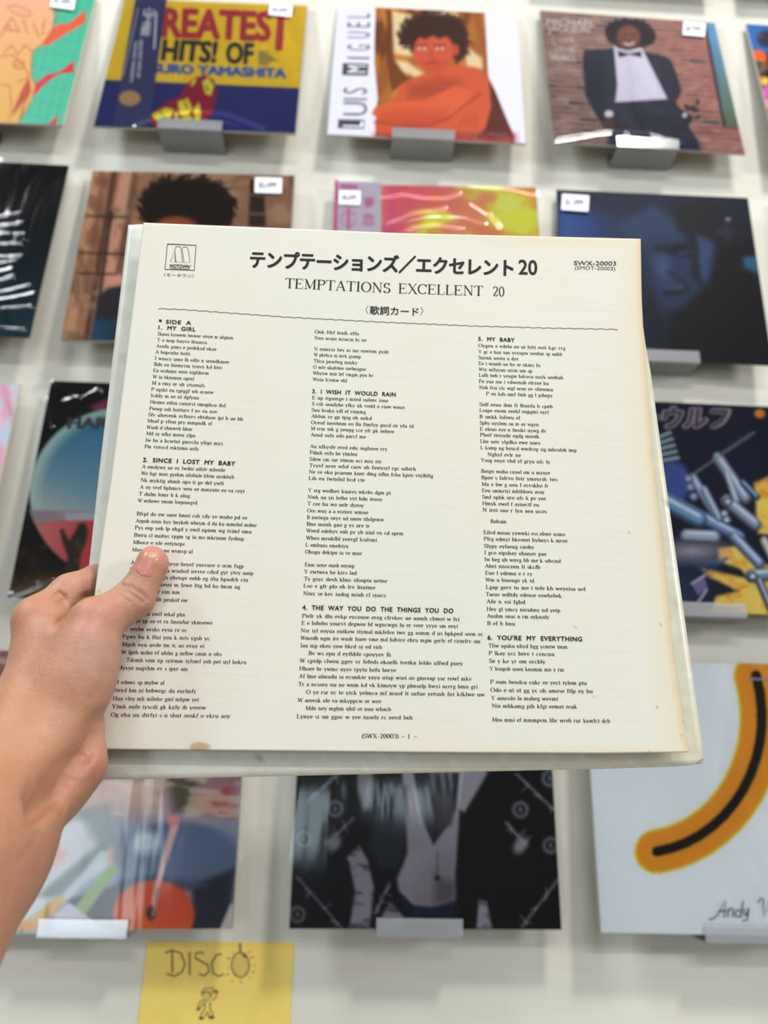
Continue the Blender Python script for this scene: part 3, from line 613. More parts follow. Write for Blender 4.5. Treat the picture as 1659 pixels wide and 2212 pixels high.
def make_cover(cv, label, paint, N=190, m=art_m, edge=card_edge, bag=None, margin=.006, top_margin=.006, ridges=None, ink=None, group='record sleeves displayed on the wall'):
    root = empty('record_sleeve', cv.c, label, 'record sleeve', group)
    t = .0034
    V, Fc = slab([cv.at(-.5, 1), cv.at(.5, 1), cv.at(.5, 0), cv.at(-.5, 0)], cv.n, t, .0006)
    mesh_np('card_sleeve', V, Fc, edge, root)
    g = np.linspace(.002, .998, N); A, B = np.meshgrid(g, g)
    P = cv.c + (A.ravel()-.5)[:, None]*cv.e*cv.sz + (1-B.ravel())[:, None]*cv.u*cv.sz + cv.n*.0003
    px, py, _ = proj(P); art = Art(px, py, A.ravel(), B.ravel()); paint(art)
    idx = np.arange(N*N).reshape(N, N)
    Q = np.stack([idx[:-1, :-1], idx[1:, :-1], idx[1:, 1:], idx[:-1, 1:]], -1).reshape(-1, 4)
    mesh_np('front_artwork', P, Q, m, root, col=np.clip(lin(np.clip(art.c, 0, 255))*(ink or (INKS*1.14 if bag else INKS)), 0, .92))
    if bag:
        n = 190 if ridges else 26; a = np.linspace(0, 1, n); A, B = np.meshgrid(a, a); r = np.random.RandomState(int(abs(cv.x)*1000) % 997)
        w = sum(np.sin(A*r.uniform(2, 14)+B*r.uniform(2, 14)+r.uniform(0, 6))*r.uniform(.1, .35) for _ in range(6))
        mg = margin; hx = cv.sz/2+mg
        P = cv.c + ((A-.5)*2*hx).ravel()[:, None]*cv.e + (-mg*.5+(1-B)*(cv.sz+mg*.5+top_margin)).ravel()[:, None]*cv.u + cv.n*(.0022+.0007*w.ravel()[:, None])
        if ridges:                                  # creases standing up in the film
            fr, rw, rh, lines = ridges; px, py, _ = proj(P); R_ = Art(px, py, px, py); R_.frame(*fr); hgt = np.zeros(len(P))
            for li, ln in enumerate(lines):
                d = np.full(len(P), 1e9)
                for q in range(len(ln)-1): d = np.minimum(d, R_.dist_seg(ln[q], ln[q+1]))
                hgt = np.maximum(hgt, rh*(1-.25*(li % 3))*np.exp(-(d/rw)**2))
            P = P + hgt[:, None]*cv.n
        idx = np.arange(n*n).reshape(n, n); Q = np.stack([idx[:-1, :-1], idx[1:, :-1], idx[1:, 1:], idx[:-1, 1:]], -1).reshape(-1, 4)
        mesh_np('plastic_bag', P, Q, bag, root, smooth=True)
    return root

def make_bracket(cv, label, w=.10, shift=-.006, lip=.017):
    b = empty('acrylic_bracket', (cv.x+shift, WY, cv.z-.006), label, 'bracket', 'clear brackets holding up the record sleeves')
    x0, x1 = cv.x+shift-w/2, cv.x+shift+w/2; yf = -cv.out-.0062; zb = cv.z-.0045; th = .0022
    def bar(name, y0, y1, z0, z1):
        V = [(x, y, z) for x in (x0, x1) for y in (y0, y1) for z in (z0, z1)]
        Fc = [(0, 1, 3, 2), (4, 6, 7, 5), (0, 4, 5, 1), (2, 3, 7, 6), (0, 2, 6, 4), (1, 5, 7, 3)]
        mesh_np(name, V, Fc, acry, b)
    bar('shelf_plate', yf, WY-.0005, zb-th, zb); bar('front_lip', yf-th, yf, zb-th, zb+lip); bar('back_plate', WY-.0028, WY-.0005, zb, zb+.022)

def sticker(root, cv, ctr, w, h, rot, txt, fr):
    """white price sticker; ctr, w, h in the enlarged view's own units"""
    c, s = math.cos(math.radians(rot)), math.sin(math.radians(rot))
    def R(x, y): return (ctr[0]+x*c-y*s, ctr[1]+x*s+y*c)
    st = Ink().fill([R(-w/2, -h/2), R(w/2, -h/2), R(w/2, h/2), R(-w/2, h/2)][::-1]).build('price_sticker', cv.SF(*fr), white_pap, root, .0040)
    ink = Ink(); put_text(ink, txt, R(-w*.36, h*.16), R(w*.30, h*.12), h*.36, up=R(0, -1) - np.array(ctr), bold=.02)
    o = ink.build('handwritten_price', cv.SF(*fr), pen, None, .0044)
    o.parent = st; o.matrix_parent_inverse = Matrix.Identity(4)
    o.location = -Vector(root.location)
    return st

C1 = (0, 0, 2.37); C2 = (650, 0, 3.016); C3 = (1100, 0, 2.968); C4 = (0, 320, 2.37); C5 = (650, 340, 2.765); C6 = (1150, 380, 3.259)
C7 = (0, 780, 4.0215); C8 = (1380, 800, 3.688); C9 = (0, 1600, 2.552); C10 = (550, 1600, 2.212); C11 = (1200, 1380, 3.072); C12 = (250, 1980, 3.687)

COV = dict(
 A=Cover(-.632, .9230, 0, .03, .115, -.01), B=Cover(-.2710, .9269, 0, .0318, .127, -.0214, 1.006), C=Cover(.0953, .9343, -.0107, .0296, .114, -.0167, 1.0085),
 D=Cover(.4574, .9397, .0031, .0292, .0996, .0172, 1.0069), E=Cover(.826, .9400, .0, .030, .10, 0), T1=Cover(.455, 1.316, 0, .03, .11, 0), T2=Cover(.826, 1.316, 0, .03, .11, 0),
 F=Cover(-.6288, .5521, -.0066, .0309, .0783, -.0069, 1.0136), G=Cover(-.2675, .5527, .0158, .0302, .0839, -.0197, 1.0109), H=Cover(.1142, .5436, .0055, .033, .0555, -.038, 1.0),
 I=Cover(.4554, .5604, -.0235, .0231, .0491, -.0338, .982), J=Cover(.834, .5600, 0, .03, .07, 0), K=Cover(-.638, .1750, 0, .03, .07, 0), L=Cover(-.2795, .1791, .0014, .0302, .0725, .0016, 1.011),
 M=Cover(.462, .1840, -.006, .030, .06, 0, 1.0), N=Cover(-.630, -.2000, 0, .03, .05, 0), O=Cover(-.2838, -.2007, .0161, .03, .068, .007, 1.01),
 P=Cover(.0994, -.1957, .004, .0298, .0461, .0185, 1.0092), Q=Cover(.4627, -.198, -.0068, .032, .0575, .0054, 1.0178))
k = COV
rA = make_cover(k['A'], 'teal and peach cartoon sleeve with red stripes, leftmost in the top full row', art_teal, 150, art_gloss)
rB = make_cover(k['B'], 'yellow and navy greatest hits record sleeve in a clear bag with a dark side strip', art_yellow, 200, art_m, bag=film, ink=1.18, margin=.005, ridges=(C1, 14, .0022, [[(700, 640), (830, 590), (1000, 572), (1180, 592), (1340, 655)], [(860, 640), (1040, 600), (1250, 640)]]))
rC = make_cover(k['C'], 'white record sleeve with a bare-shouldered curly-haired man and vertical grey lettering', art_white_portrait, 220)
rD = make_cover(k['D'], 'record sleeve showing a person in a tuxedo and bow tie against a brick wall', art_brick, 230, bag=film, ink=1.0, ridges=(C3, 12, .0018, [[(300, 890), (620, 840), (900, 850), (1100, 910)]]))
rE = make_cover(k['E'], 'multicoloured tropical record sleeve cut by the right edge, beside the brick wall sleeve', art_tropical, 90)
rT1 = make_cover(k['T1'], 'dark sleeve above the tuxedo sleeve, only its bottom edge showing', art_dark, 30, edge=card_dark)
rT2 = make_cover(k['T2'], 'dark sleeve in the top right corner, only its bottom edge showing', art_dark, 30, edge=card_dark)
rF = make_cover(k['F'], 'black record sleeve with cyan streaks in shiny wrinkled plastic, at the left edge', art_dark_neon, 150, art_gloss, card_dark, bag=film, ridges=(C4, 8, .0016, [[(x0, y0), ((x0+x1)/2, (y0+y1)/2+5), (x1, y1)] for (x0, y0, x1, y1) in [(-90, 370, 95, 342), (-90, 420, 118, 388), (10, 440, 130, 445), (80, 462, 140, 472), (-80, 500, 118, 492), (-80, 560, 118, 556), (-80, 710, 70, 660), (-80, 755, 160, 705), (-80, 790, 180, 745), (-80, 825, 168, 815), (-90, 610, 90, 575), (-90, 650, 60, 620), (-90, 910, 130, 935)]]))
rG = make_cover(k['G'], 'brown record sleeve with a curly-haired head, just above the left of the held sheet', art_brown_portrait, 170, art_gloss, bag=film, ink=1.3)
rH = make_cover(k['H'], 'pink, orange and yellow record sleeve in plastic with a pale strip, behind the sheet top', art_sunset, 150, m=art_gloss, ink=1.9, bag=film, margin=.007, ridges=(C5, 11, .0016, [[(480, 235), (620, 215), (720, 235), (860, 240), (940, 215)], [(1000, 165), (1250, 185), (1400, 220)], [(480, 445), (600, 380), (760, 345), (960, 350), (1100, 400)], [(560, 470), (680, 410), (800, 395), (960, 420)], [(1010, 270), (1120, 340), (1180, 420)], [(700, 140), (850, 145)], [(520, 390), (660, 330), (860, 300)]]))
rI = make_cover(k['I'], 'dark blue record sleeve with a shadowy close-up face, right of the held sheet', art_blue_face, 200, art_m, card_dark, ink=.55)
rJ = make_cover(k['J'], 'sliver of a pale record sleeve at the right edge, level with the dark blue sleeve', art_pink_edge, 60)
rK = make_cover(k['K'], 'pale pink and blue record sleeve at the left edge, left of the black disc sleeve', art_pink_edge, 80)
rL = make_cover(k['L'], 'black record sleeve with a blue and red disc and a dark hand, above the knuckles', art_red_planet, 200, art_gloss, card_dark, bag=film, ridges=(C7, 26, .0022, [[(470, 200), (620, 290)], [(580, 350), (680, 320)], [(740, 320), (860, 250)], [(420, 350), (440, 560)], [(90, 2040), (440, 1900)], [(120, 1980), (300, 1960)]]))
rM = make_cover(k['M'], 'navy sleeve with grey machinery and yellow blasts, right of the sheet', art_machine, 230, art_m, card_dark, ink=1.3, bag=film, top_margin=.016, margin=.005, ridges=(C8, 14, .002, [[(60, 195), (260, 170), (500, 190)]]))
rN = make_cover(k['N'], 'orange and cream record sleeve glimpsed at the left edge beside the hand', art_orange_edge, 60)
rO = make_cover(k['O'], 'pastel collage record sleeve with an orange ball and brush, above the yellow note', art_collage, 200, art_gloss, bag=film3, ink=1.3)
rP = make_cover(k['P'], 'black and white record sleeve with a torso in an open jacket, below the held sheet', art_mono, 230, art_gloss, card_dark, ink=1.25, bag=film3)
rQ = make_cover(k['Q'], 'white record sleeve with a curved mustard band and handwritten name, at bottom right', art_white, 230, art_m, bag=film, ink=1.28)
for key, w in (('A', 'teal cartoon'), ('B', 'yellow and navy'), ('C', 'white portrait'), ('D', 'brick wall'), ('G', 'brown portrait'), ('I', 'dark blue face'), ('L', 'black disc'), ('M', 'navy machinery'), ('O', 'pastel collage'), ('P', 'black and white torso'), ('Q', 'white mustard-band')):
    make_bracket(k[key], 'clear acrylic bracket under the %s record sleeve' % w, w=.118 if key in 'Q' else .10, shift={'P': -.009, 'O': -.008, 'Q': .02, 'M': .008}.get(key, -.006))

# lettering on the covers
red = mat('red_ink', (190, 50, 66)); blk = mat('black_ink', (44, 44, 48)); blu = mat('blue_ink', (54, 104, 178)); wht = mat('white_ink', (222, 222, 230)); gry = mat('grey_ink', (92, 90, 108))
obi = mat('obi_paper', (58, 62, 112), rough=0.6); gold = mat('gold_print', (188, 152, 104)); pnk = mat('pink_ink', (232, 130, 186)); navy_ink = mat('navy_ink', (40, 38, 60)); chalk = mat('chalk_ink', (214, 200, 196)); obi_pale = mat('obi_paper_pale', (226, 214, 226), rough=0.6); hot = mat('hot_pink_ink', (236, 90, 160))
def letters(root, cv, fr, items, m, name='cover_lettering', off=.0008):
    for txt, p0, p1, h, up, bold in items:
        ink = Ink(); put_text(ink, txt, p0, p1, h, up=up, bold=bold); ink.build(name, cv.SF(*fr), m, root, off)
cv = k['B']
letters(rB, cv, C1, [('REATES', (832, 184), (1378, 205), 150, (.06, -1), .05), ('T', (1372, 245), (1484, 250), 222, (.06, -1), .05)], red)
letters(rB, cv, C1, [('HITS!', (828, 305), (1100, 317), 108, (.12, -1), .05), ('OF', (1158, 320), (1290, 326), 108, (.06, -1), .05)], blk)
letters(rB, cv, C1, [('SURO YAMASHITA', (782, 370), (1462, 398), 48, (.0, -1), .06)], blu)
ink = Ink()
for i, w in enumerate((60, 46, 70, 84, 100, 66, 50)): ink.stroke([(1322, 262+i*11), (1322+w, 265+i*11)], 5)
ink.build('fine_print', cv.SF(*C1), gry, rB, .0008)
ob_ = Ink().fill([(695, -20), (855, -14), (762, 652), (578, 642)][::-1]).build('obi_strip', cv.SF(*C1), obi, rB, .0010)
letters(rB, cv, C1, [('山', (735, 76), (785, 78), 34, (.15, -1), .02), ('下', (730, 112), (778, 114), 32, (.15, -1), .02), ('達', (724, 146), (770, 148), 32, (.15, -1), .02), ('郎', (720, 180), (766, 182), 32, (.15, -1), .02),
                     ('GREATEST HITS! OF', (716, 200), (700, 396), 17, (1, .1), .03), ('TATSURO YAMASHITA', (688, 210), (664, 420), 17, (1, .1), .03)], wht, 'strip_lettering', .0013)
ink = Ink(); ink.fill(arc(664, 503, 55, 39, 0, 360, 24)[:-1]); ink.build('gold_seal', cv.SF(*C1), gold, rB, .0014)
ink = Ink(); ink.stroke([(800, 60), (790, 250)], 9); ink.stroke([(708, 40), (630, 390)], 3); ink.build('strip_fine_print', cv.SF(*C1), wht, rB, .0012)
sticker(rB, cv, (1437, 52), 118, 58, 6, '$2,099', C1)
sticker(rA, k['A'], (322, 8), 124, 70, 8, '$1,099', C1)
cv = k['C']
let = [('L', 418, 775), ('U', 430, 690), ('I', 430, 600), ('S', 432, 510)]
ink = Ink()
for ch, y0, y1 in (('U', 752, 665), ('I', 652, 640), ('S', 612, 572)): put_text(ink, ch, (430, y0), (433, y1), 165, up=(-1, -.02), bold=0)
for ch, y0, y1 in (('I', 384, 372), ('G', 330, 292), ('U', 248, 208), ('E', 178, 146), ('L', 116, 90)): put_text(ink, ch, (448, y0), (452, y1), 158, up=(-1, -.02), bold=0)
ink.build('cover_lettering', cv.SF(*C2), gry, rC, .0008)
Ink().fill([(243, 776), (414, 780), (412, 838), (240, 834)][::-1]).build('letter_block', cv.SF(*C2), navy_ink, rC, .0007)
ink = Ink(); ink.fill([(272, 410), (441, 414), (436, 492), (268, 488)][::-1]); ink.build('letter_block', cv.SF(*C2), navy_ink, rC, .0007)
letters(rC, cv, C2, [('L', (404, 828), (406, 792), 140, (-1, -.02), 0), ('M', (424, 474), (427, 428), 130, (-1, -.02), 0)], wht)
letters(rC, cv, C2, [('CA UNA MUJER', (1012, 884), (1345, 896), 30, (0, -1), 0)], mat('dark_red_ink', (84, 22, 30)))
cv = k['D']
letters(rD, cv, C3, [('MICHAEL', (240, 158), (545, 172), 44, (.1, -1), 0), ('JACKSON', (250, 202), (515, 210), 38, (-.1, -1), 0), ('OFF', (318, 272), (412, 276), 34, (.1, -1), 0), ('THE', (322, 334), (425, 336), 34, (0, -1), 0), ('WALL', (262, 390), (430, 394), 40, (.1, -1), 0)], chalk)
sticker(rD, cv, (1186, 186), 142, 86, 5, '$799', C3)
sticker(rG, k['G'], (1374, 190), 138, 78, 2, '$2,099', C4)
sticker(rI, k['I'], (302, 188), 190, 112, 4, '$1,099', C6)
cv = k['H']
Ink().fill([(205, 130), (478, 145), (482, 700), (190, 700)][::-1]).build('obi_strip', cv.SF(*C5), obi_pale, rH, .0008)
Ink().fill([(203, 130), (220, 132), (214, 700), (188, 700)][::-1]).build('strip_edge', cv.SF(*C5), hot, rH, .0011)
letters(rH, cv, C5, [('夢', (378, 296), (438, 298), 52, (0, -1), .02), ('恋', (366, 400), (438, 402), 58, (0, -1), .02)], pnk, 'strip_lettering', .0012)
Ink().stroke(arc(284, 368, 44, 44, 0, 340, 14), 6).build('strip_emblem', cv.SF(*C5), pnk, rH, .0012)
Ink().stroke([(284, 300), (284, 430)], 22).build('strip_emblem', cv.SF(*C5), pnk, rH, .0013)
ink = Ink(); ink.stroke([(236, 172), (340, 176)], 26); ink.build('strip_bar', cv.SF(*C5), pnk, rH, .0012)
sticker(rH, cv, (292, 240), 128, 84, 2, '¥2,039', C5)
letters(rL, k['L'], C7, [('HARI', (590, 584), (960, 582), 98, (.1, -1), .05)], blk)
cv = k['M']
logo_line = mat('logo_outline', (150, 132, 142)); logo_fill = mat('logo_fill', (42, 44, 60))
letters(rM, cv, C8, [('ーウルフ', (-10, 448), (700, 452), 140, (.15, -1), .11)], logo_line, 'logo_outline', .0008)
letters(rM, cv, C8, [('ーウルフ', (4, 446), (688, 450), 136, (.15, -1), .035)], logo_fill, 'cover_lettering', .0011)
cv = k['Q']
ink = Ink(); 
for st in ([(1018, 1858), (1035, 1862), (1075, 1835), (1128, 1732), (1120, 1850)], [(1078, 1808), (1132, 1806)], [(1148, 1790), (1142, 1848)], [(1146, 1806), (1168, 1786), (1180, 1792), (1176, 1846), (1190, 1842)],
           arc(1210, 1822, 17, 24, 40, 330, 8), [(1246, 1740), (1226, 1846), (1240, 1846)], [(1250, 1790), (1250, 1830), (1264, 1840), (1280, 1790)], [(1282, 1788), (1272, 1866), (1240, 1870)],
           [(1344, 1750), (1365, 1722), (1380, 1730), (1378, 1846), (1428, 1735), (1424, 1846), (1470, 1722)], [(1490, 1800), (1480, 1846)], [(1500, 1740), (1490, 1846)], [(1495, 1805), (1520, 1795), (1515, 1846)]):
    ink.stroke(st, 9)
ink.build('cover_lettering', cv.SF(*C11), mat('signature_ink', (52, 54, 50)), rQ, .0008)
ink = Ink(); ink.stroke([(1284, 266), (1500, 272)], 14); ink.stroke([(1310, 254), (1284, 266), (1310, 280)], 7); ink.build('printed_arrow', cv.SF(*C11), mat('pale_ink', (150, 154, 166)), rQ, .0008)

# ------------------------------------------------------------------ yellow paper sign on the wall
def SW(ox, oy, kk):
    def S(X, Y, off):
        r = ray(X/kk+ox, Y/kk+oy); t = (WY-.0012-off-CAMPOS[1])/r[..., 1]; return CAMPOS + r*t[..., None]
    return S
sg = SW(*C12); cs = sg(np.array([252., 1418., 1370., 130.]), np.array([195., 207., 1250., 1240.]), 0.0)
root = empty('paper_sign', (cs[2]+cs[3])/2, 'yellow paper sign with a drawn disco ball and dancing figure, below the collage sleeve', 'sign')
V, Fc = slab(cs, np.array([0, -1., 0]), .0010); mesh_np('paper', V, Fc, mat('yellow_paper', (236, 206, 106), rough=0.75, mottle=.07, mscale=30), root)
pencil = mat('pencil', (104, 100, 66), rough=0.8); ink = Ink()
for st in ([(392, 290), (450, 268), (520, 290), (552, 375), (530, 440), (470, 474), (405, 456)], [(448, 275), (452, 445)], [(588, 282), (588, 468)],
           [(702, 300), (680, 282), (640, 292), (632, 330), (735, 385), (742, 440), (705, 470), (660, 458)], [(845, 298), (800, 305), (765, 370), (775, 450), (820, 476), (860, 458)]): ink.stroke(st, 15)
ink.stroke([(990, 210), (993, 285)], 17); ink.build('lettering', sg, pencil, root, .0003)
ink = Ink(); ink.stroke(arc(993, 385, 70, 98, 0, 330, 22)+[(1063, 385)], 11)
ink.fill([(1000, 300), (1030, 305), (1045, 330), (1020, 320)])
ink.build('disco_ball_outline', sg, mat('dark_pencil', (74, 72, 58)), root, .0003)
ink = Ink()
for i in range(5): ink.stroke([(930+abs(2-i)*8, 330+i*30), (993, 336+i*30), (1058-abs(2-i)*8, 326+i*30)], 4)
for i in range(4): ink.stroke([(955+i*26, 300), (950+i*28, 385), (958+i*24, 465)], 4)
ink.build('disco_ball_grid', sg, mat('light_pencil', (168, 150, 88)), root, .0003)
for nm, cc, pp in (('orange_ray', (228, 150, 80), [(925, 285, 940, 300), (1075, 268, 1050, 295), (880, 408, 905, 412), (1090, 388, 1115, 392), (915, 520, 940, 510), (1062, 480, 1080, 495)]), ('green_ray', (110, 128, 84), [(885, 338, 912, 328), (1072, 330, 1098, 322), (880, 462, 900, 458), (1085, 440, 1102, 446), (996, 512, 998, 530)])):
    ink = Ink(); [ink.stroke([(a, b), (c, d)], 12) for a, b, c, d in pp]; ink.build(nm, sg, mat(nm, cc), root, .0003, 'stuff')
ink = Ink()
for st in ([(690, 625), (682, 600), (710, 572), (755, 570), (782, 560), (770, 590), (755, 600)], arc(722, 625, 30, 32, 150, 400, 10), [(705, 655), (722, 675), (745, 655)], [(700, 605), (718, 612)], [(728, 610), (745, 602)], [(715, 640), (732, 640)],
           [(755, 640), (780, 600), (800, 590)], [(760, 665), (790, 655), (812, 600)], [(705, 660), (670, 680), (652, 730)], [(712, 690), (690, 700), (668, 738)], [(710, 680), (712, 735)], [(752, 680), (750, 735)],
           [(712, 735), (680, 775), (675, 810)], [(730, 760), (705, 800)], [(750, 735), (772, 770), (775, 800)], [(735, 760), (745, 800)]): ink.stroke(st, 8)
ink.fill(arc(798, 595, 16, 12, 0, 360, 10)[:-1]); ink.fill(arc(656, 738, 13, 12, 0, 360, 10)[:-1]); ink.fill(arc(682, 810, 22, 12, 0, 360, 10)[:-1]); ink.fill(arc(762, 803, 26, 12, 0, 360, 10)[:-1])
ink.build('dancing_figure', sg, mat('marker_ink', (48, 42, 34)), root, .0003)
# ------------------------------------------------------------------ the held sleeve and sheet
def plane_inv(pts):
    A = np.array([[1, p[0], p[1]] for p in pts]); b = np.array([1/p[2] for p in pts])
    return np.linalg.lstsq(A, b, rcond=None)[0]
sheet_c = plane_inv([(310, 481, .466), (1384, 516, .474), (1488, 1624, .380), (163, 1618, .3735)])
slv_c = plane_inv([(277, 483, .4775), (1366, 515, .4845), (1520, 1652, .386), (139, 1687, .3775)])
def bend(px, py):                       # the sheet bellies a little towards its right edge
    u = (np.asarray(px)-840)/600.; v = (np.asarray(py)-1060)/560.
    return .0022*(1-np.clip(u*u, 0, 1.6))*(1-.3*v*v) - .0018*np.clip(u-.6, 0, 1)*(1-v*v)
def z_sheet(px, py): return 1/(sheet_c[0]+sheet_c[1]*np.asarray(px)+sheet_c[2]*np.asarray(py)) - bend(px, py)
def z_slv(px, py): return 1/(slv_c[0]+slv_c[1]*np.asarray(px)+slv_c[2]*np.asarray(py))
def S_sheet(px, py, off=0.0): return unproj(px, py, z_sheet(px, py)-off)
def edge_fn(pts, axis):
    P = np.array(pts, float); a = P[:, axis]; b = P[:, 1-axis]
    return lambda t: np.interp(t, a, b)
left = np.array([(310, 481), (272, 785), (241, 1029), (215, 1205), (205, 1280), (163, 1618)], float)
right = np.array([(1384, 516), (1386, 641), (1392, 760), (1410, 990), (1434, 1207), (1453, 1400), (1466, 1490), (1480, 1580), (1488, 1622)], float)
top = np.array([(310, 481), (600, 492.5), (860, 503.5), (1120, 509.5), (1384, 516)], float)
bot = np.array([(163, 1618), (550, 1621.5), (1000, 1626), (1300, 1627.5), (1488, 1625)], float)
def along(P, t):
    return np.interp(t, np.linspace(0, 1, len(P)), P[:, 0]), np.interp(t, np.linspace(0, 1, len(P)), P[:, 1])
def param(P):                            # resample a polyline by its length
    d = np.r_[0, np.cumsum(np.hypot(*np.diff(P, axis=0).T))]; d /= d[-1]; t = np.linspace(0, 1, 41)
    return np.c_[np.interp(t, d, P[:, 0]), np.interp(t, d, P[:, 1])]
def coons(L, R, T, B, n):
    L, R, T, B = map(param, (L, R, T, B)); t = np.linspace(0, 1, n); U, V = np.meshgrid(t, t)
    lx, ly = along(L, V); rx, ry = along(R, V); tx, ty = along(T, U); bx, by = along(B, U)
    c = (L[0], R[0], L[-1], R[-1])
    f = lambda k, l, r, tt, b: (1-U)*l+U*r+(1-V)*tt+V*b-((1-U)*(1-V)*c[0][k]+U*(1-V)*c[1][k]+(1-U)*V*c[2][k]+U*V*c[3][k])
    return f(0, lx, rx, tx, bx), f(1, ly, ry, ty, by)
def sheet_solid(name, X, Y, zf, th, m, parent, col=None):
    n = X.shape[0]; A = unproj(X.ravel(), Y.ravel(), zf(X.ravel(), Y.ravel())); B = unproj(X.ravel(), Y.ravel(), zf(X.ravel(), Y.ravel())+th)
    idx = np.arange(n*n).reshape(n, n); Q = np.stack([idx[:-1, :-1], idx[1:, :-1], idx[1:, 1:], idx[:-1, 1:]], -1).reshape(-1, 4)
    rim = np.r_[idx[0, :], idx[1:, -1], idx[-1, -2::-1], idx[-2:0:-1, 0]]; rn = np.roll(rim, -1)
    side = np.stack([rim, rn, rn+n*n, rim+n*n], -1)
    faces = np.vstack([Q, Q[:, ::-1]+n*n, side])
    c = None if col is None else np.vstack([col, col])
    return mesh_np(name, np.vstack([A, B]), faces, m, parent, col=c)

# lyric sheet
X, Y = coons(left, right, top, bot, 300)
n_ = X.shape[0]; gu, gv = np.meshgrid(np.linspace(0, 1, n_), np.linspace(0, 1, n_))
A_ = Art(X.ravel(), Y.ravel(), gu.ravel(), gv.ravel()); A_.bgc((215, 211, 197))
A_.blotch((218, 209, 193), 180, 160, 4, .45, .7, .6)
ed = np.minimum(np.minimum(1-A_.U, A_.V*1.6), np.minimum(A_.U*3, (1-A_.V)*3))     # paper browned along its rim
A_._mix(np.clip((.06-ed)/.06, 0, 1)*np.clip((A_.U-.45)*3, 0, 1), (216, 200, 168), .6); A_._mix(np.clip((.012-(1-A_.U))/.012, 0, 1), (206, 170, 120), .5)
A_.ell(432, 1614, 22, 11, (176, 148, 106), soft=3, a=.8); A_.ell(214, 1278, 6, 5, (206, 180, 130), soft=2, a=.7)
for x, y in ((1420, 1528), (1404, 1622), (1360, 1150), (1243, 1355), (1428, 1350), (1284, 1506), (1475, 1560), (1471, 1590)): A_.ell(x, y, 2.5, 2.5, (170, 140, 104), soft=1, a=.7)
# the other side's print showing faintly through the thin paper
rg = random.Random(4)
for cx0, cx1 in ((430, 560), (650, 1000), (1150, 1335)):
    for j in range(62):
        y = 550 + j*16.4; x1 = cx1 + (y-700)*.05*(1 if cx0 > 700 else 0)
        if j % 9 == 8 or (y < 730 and cx0 < 1100): continue
        x0 = x1-rg.uniform(70, 200)
        A_.line([(x0, y), (x1, y+8)], 5, (206, 202, 192), soft=3, a=rg.uniform(.12, .42))
paper_m = mat('sheet_paper', attr='art', rough=0.62, spec=0.25, bump=.05, bscale=900)
sheet = empty('lyric_sheet', S_sheet(np.array(840.), np.array(1624.)), 'cream printed lyric sheet held up in the hand, with black Japanese and English text', 'lyric sheet')
sheet_solid('paper', X, Y, z_sheet, .00035, paper_m, sheet, lin(A_.c))
ink_m = mat('print_black', (34, 33, 35), rough=0.7, spec=0.2); ink_g = mat('print_grey', (108, 108, 108), rough=0.7, spec=0.2)
def OFFS(px, py, off): return S_sheet(px, py, off)
def lean_at(x): return .127 - (x-240)/1180*.215
def slope(x, y):
    t = min(max((y-700)/850., 0), 1.1); return .011 + (1-t)*(.047 - .026*(x-330)/800) + .004*math.sin(t*3)
ink = Ink()
put_text(ink, 'テンプテーションズ／エクセレント', (541, 575), (1108, 594), 40, lean=.02, bold=.038, space=.93, cap=1.0)
put_text(ink, '20', (1121, 592), (1160, 593.5), 33, lean=.0, bold=.02)
ink.build('title_lettering', OFFS, ink_m, sheet, .00015)
ink = Ink(); serif_text(ink, 'TEMPTATIONS', (615, 621.5), (842, 632.5), 20.5, .05, .045, .13); serif_text(ink, 'EXCELLENT', (860, 633), (1042, 638.5), 20.5, .02, .045, .13); serif_text(ink, '20', (1064, 639), (1089, 640), 20, .0, .05, .13)
ink.build('english_title_lettering', OFFS, ink_m, sheet, .00015)
ink = Ink(); put_text(ink, '歌詞カード', (799, 677.5), (904, 681), 20, lean=.02, bold=.012, cap=1.0); ink.stroke([(795, 661), (790, 669), (795, 677)], 1.1); ink.stroke([(909, 663), (914, 671), (908, 681)], 1.1)
ink.build('subtitle_lettering', OFFS, ink_m, sheet, .00015)
ink = Ink(); put_text(ink, 'SWX-20003', (1240, 572.3), (1331, 573.5), 9.6, bold=.004); put_text(ink, '(SMOT-20003)', (1242, 582), (1329, 584), 8, bold=.0)
ink.build('catalogue_number', OFFS, ink_m, sheet, .00015)
ink = Ink(); q = lambda x, y: (x/2.765+260, y/2.765+470)
ink.stroke([q(281, 158), q(452, 165), q(441, 315), q(266, 309)], 1.9, closed=True)
for st in ([q(299, 264), q(321, 200), q(328, 266)], [q(332, 266), q(325, 188), q(334, 173), q(356, 173), q(362, 182), q(371, 266)], [q(380, 268), q(369, 186), q(377, 174), q(396, 176), q(404, 186), q(417, 268)]): ink.stroke(st, 1.0, closed=True)
put_text(ink, 'MOTOWN', q(296, 299), q(413, 303), 8.0, bold=.02); ink.stroke([q(296, 304), q(413, 308)], .8)
ink.stroke([q(421, 284), q(425, 286), q(421, 289), q(419, 286)], .8)
put_text(ink, '〈モータウン〉', q(258, 350), q(440, 358), 8.6, lean=.1, cap=1.0)
ink.build('label_logo', OFFS, ink_m, sheet, .00015)
rl = [(342, 666.5), (400, 669), (620, 685), (820, 695.5), (1020, 704), (1180, 708.5), (1335, 711.5)]; ra = np.array(rl); ink = Ink(); pts = []
for i in range(0, 900):
    x = 342 + (1335-342)*i/899; ph = ((x-342)/22.5) % 1; y = np.interp(x, ra[:, 0], ra[:, 1]) - 1.6*math.sin(math.pi*ph)**.7 + 1.0
    pts.append((x, y))
ink.stroke(pts, 1.5); ink.build('scalloped_rule', OFFS, ink_g, sheet, .00015)

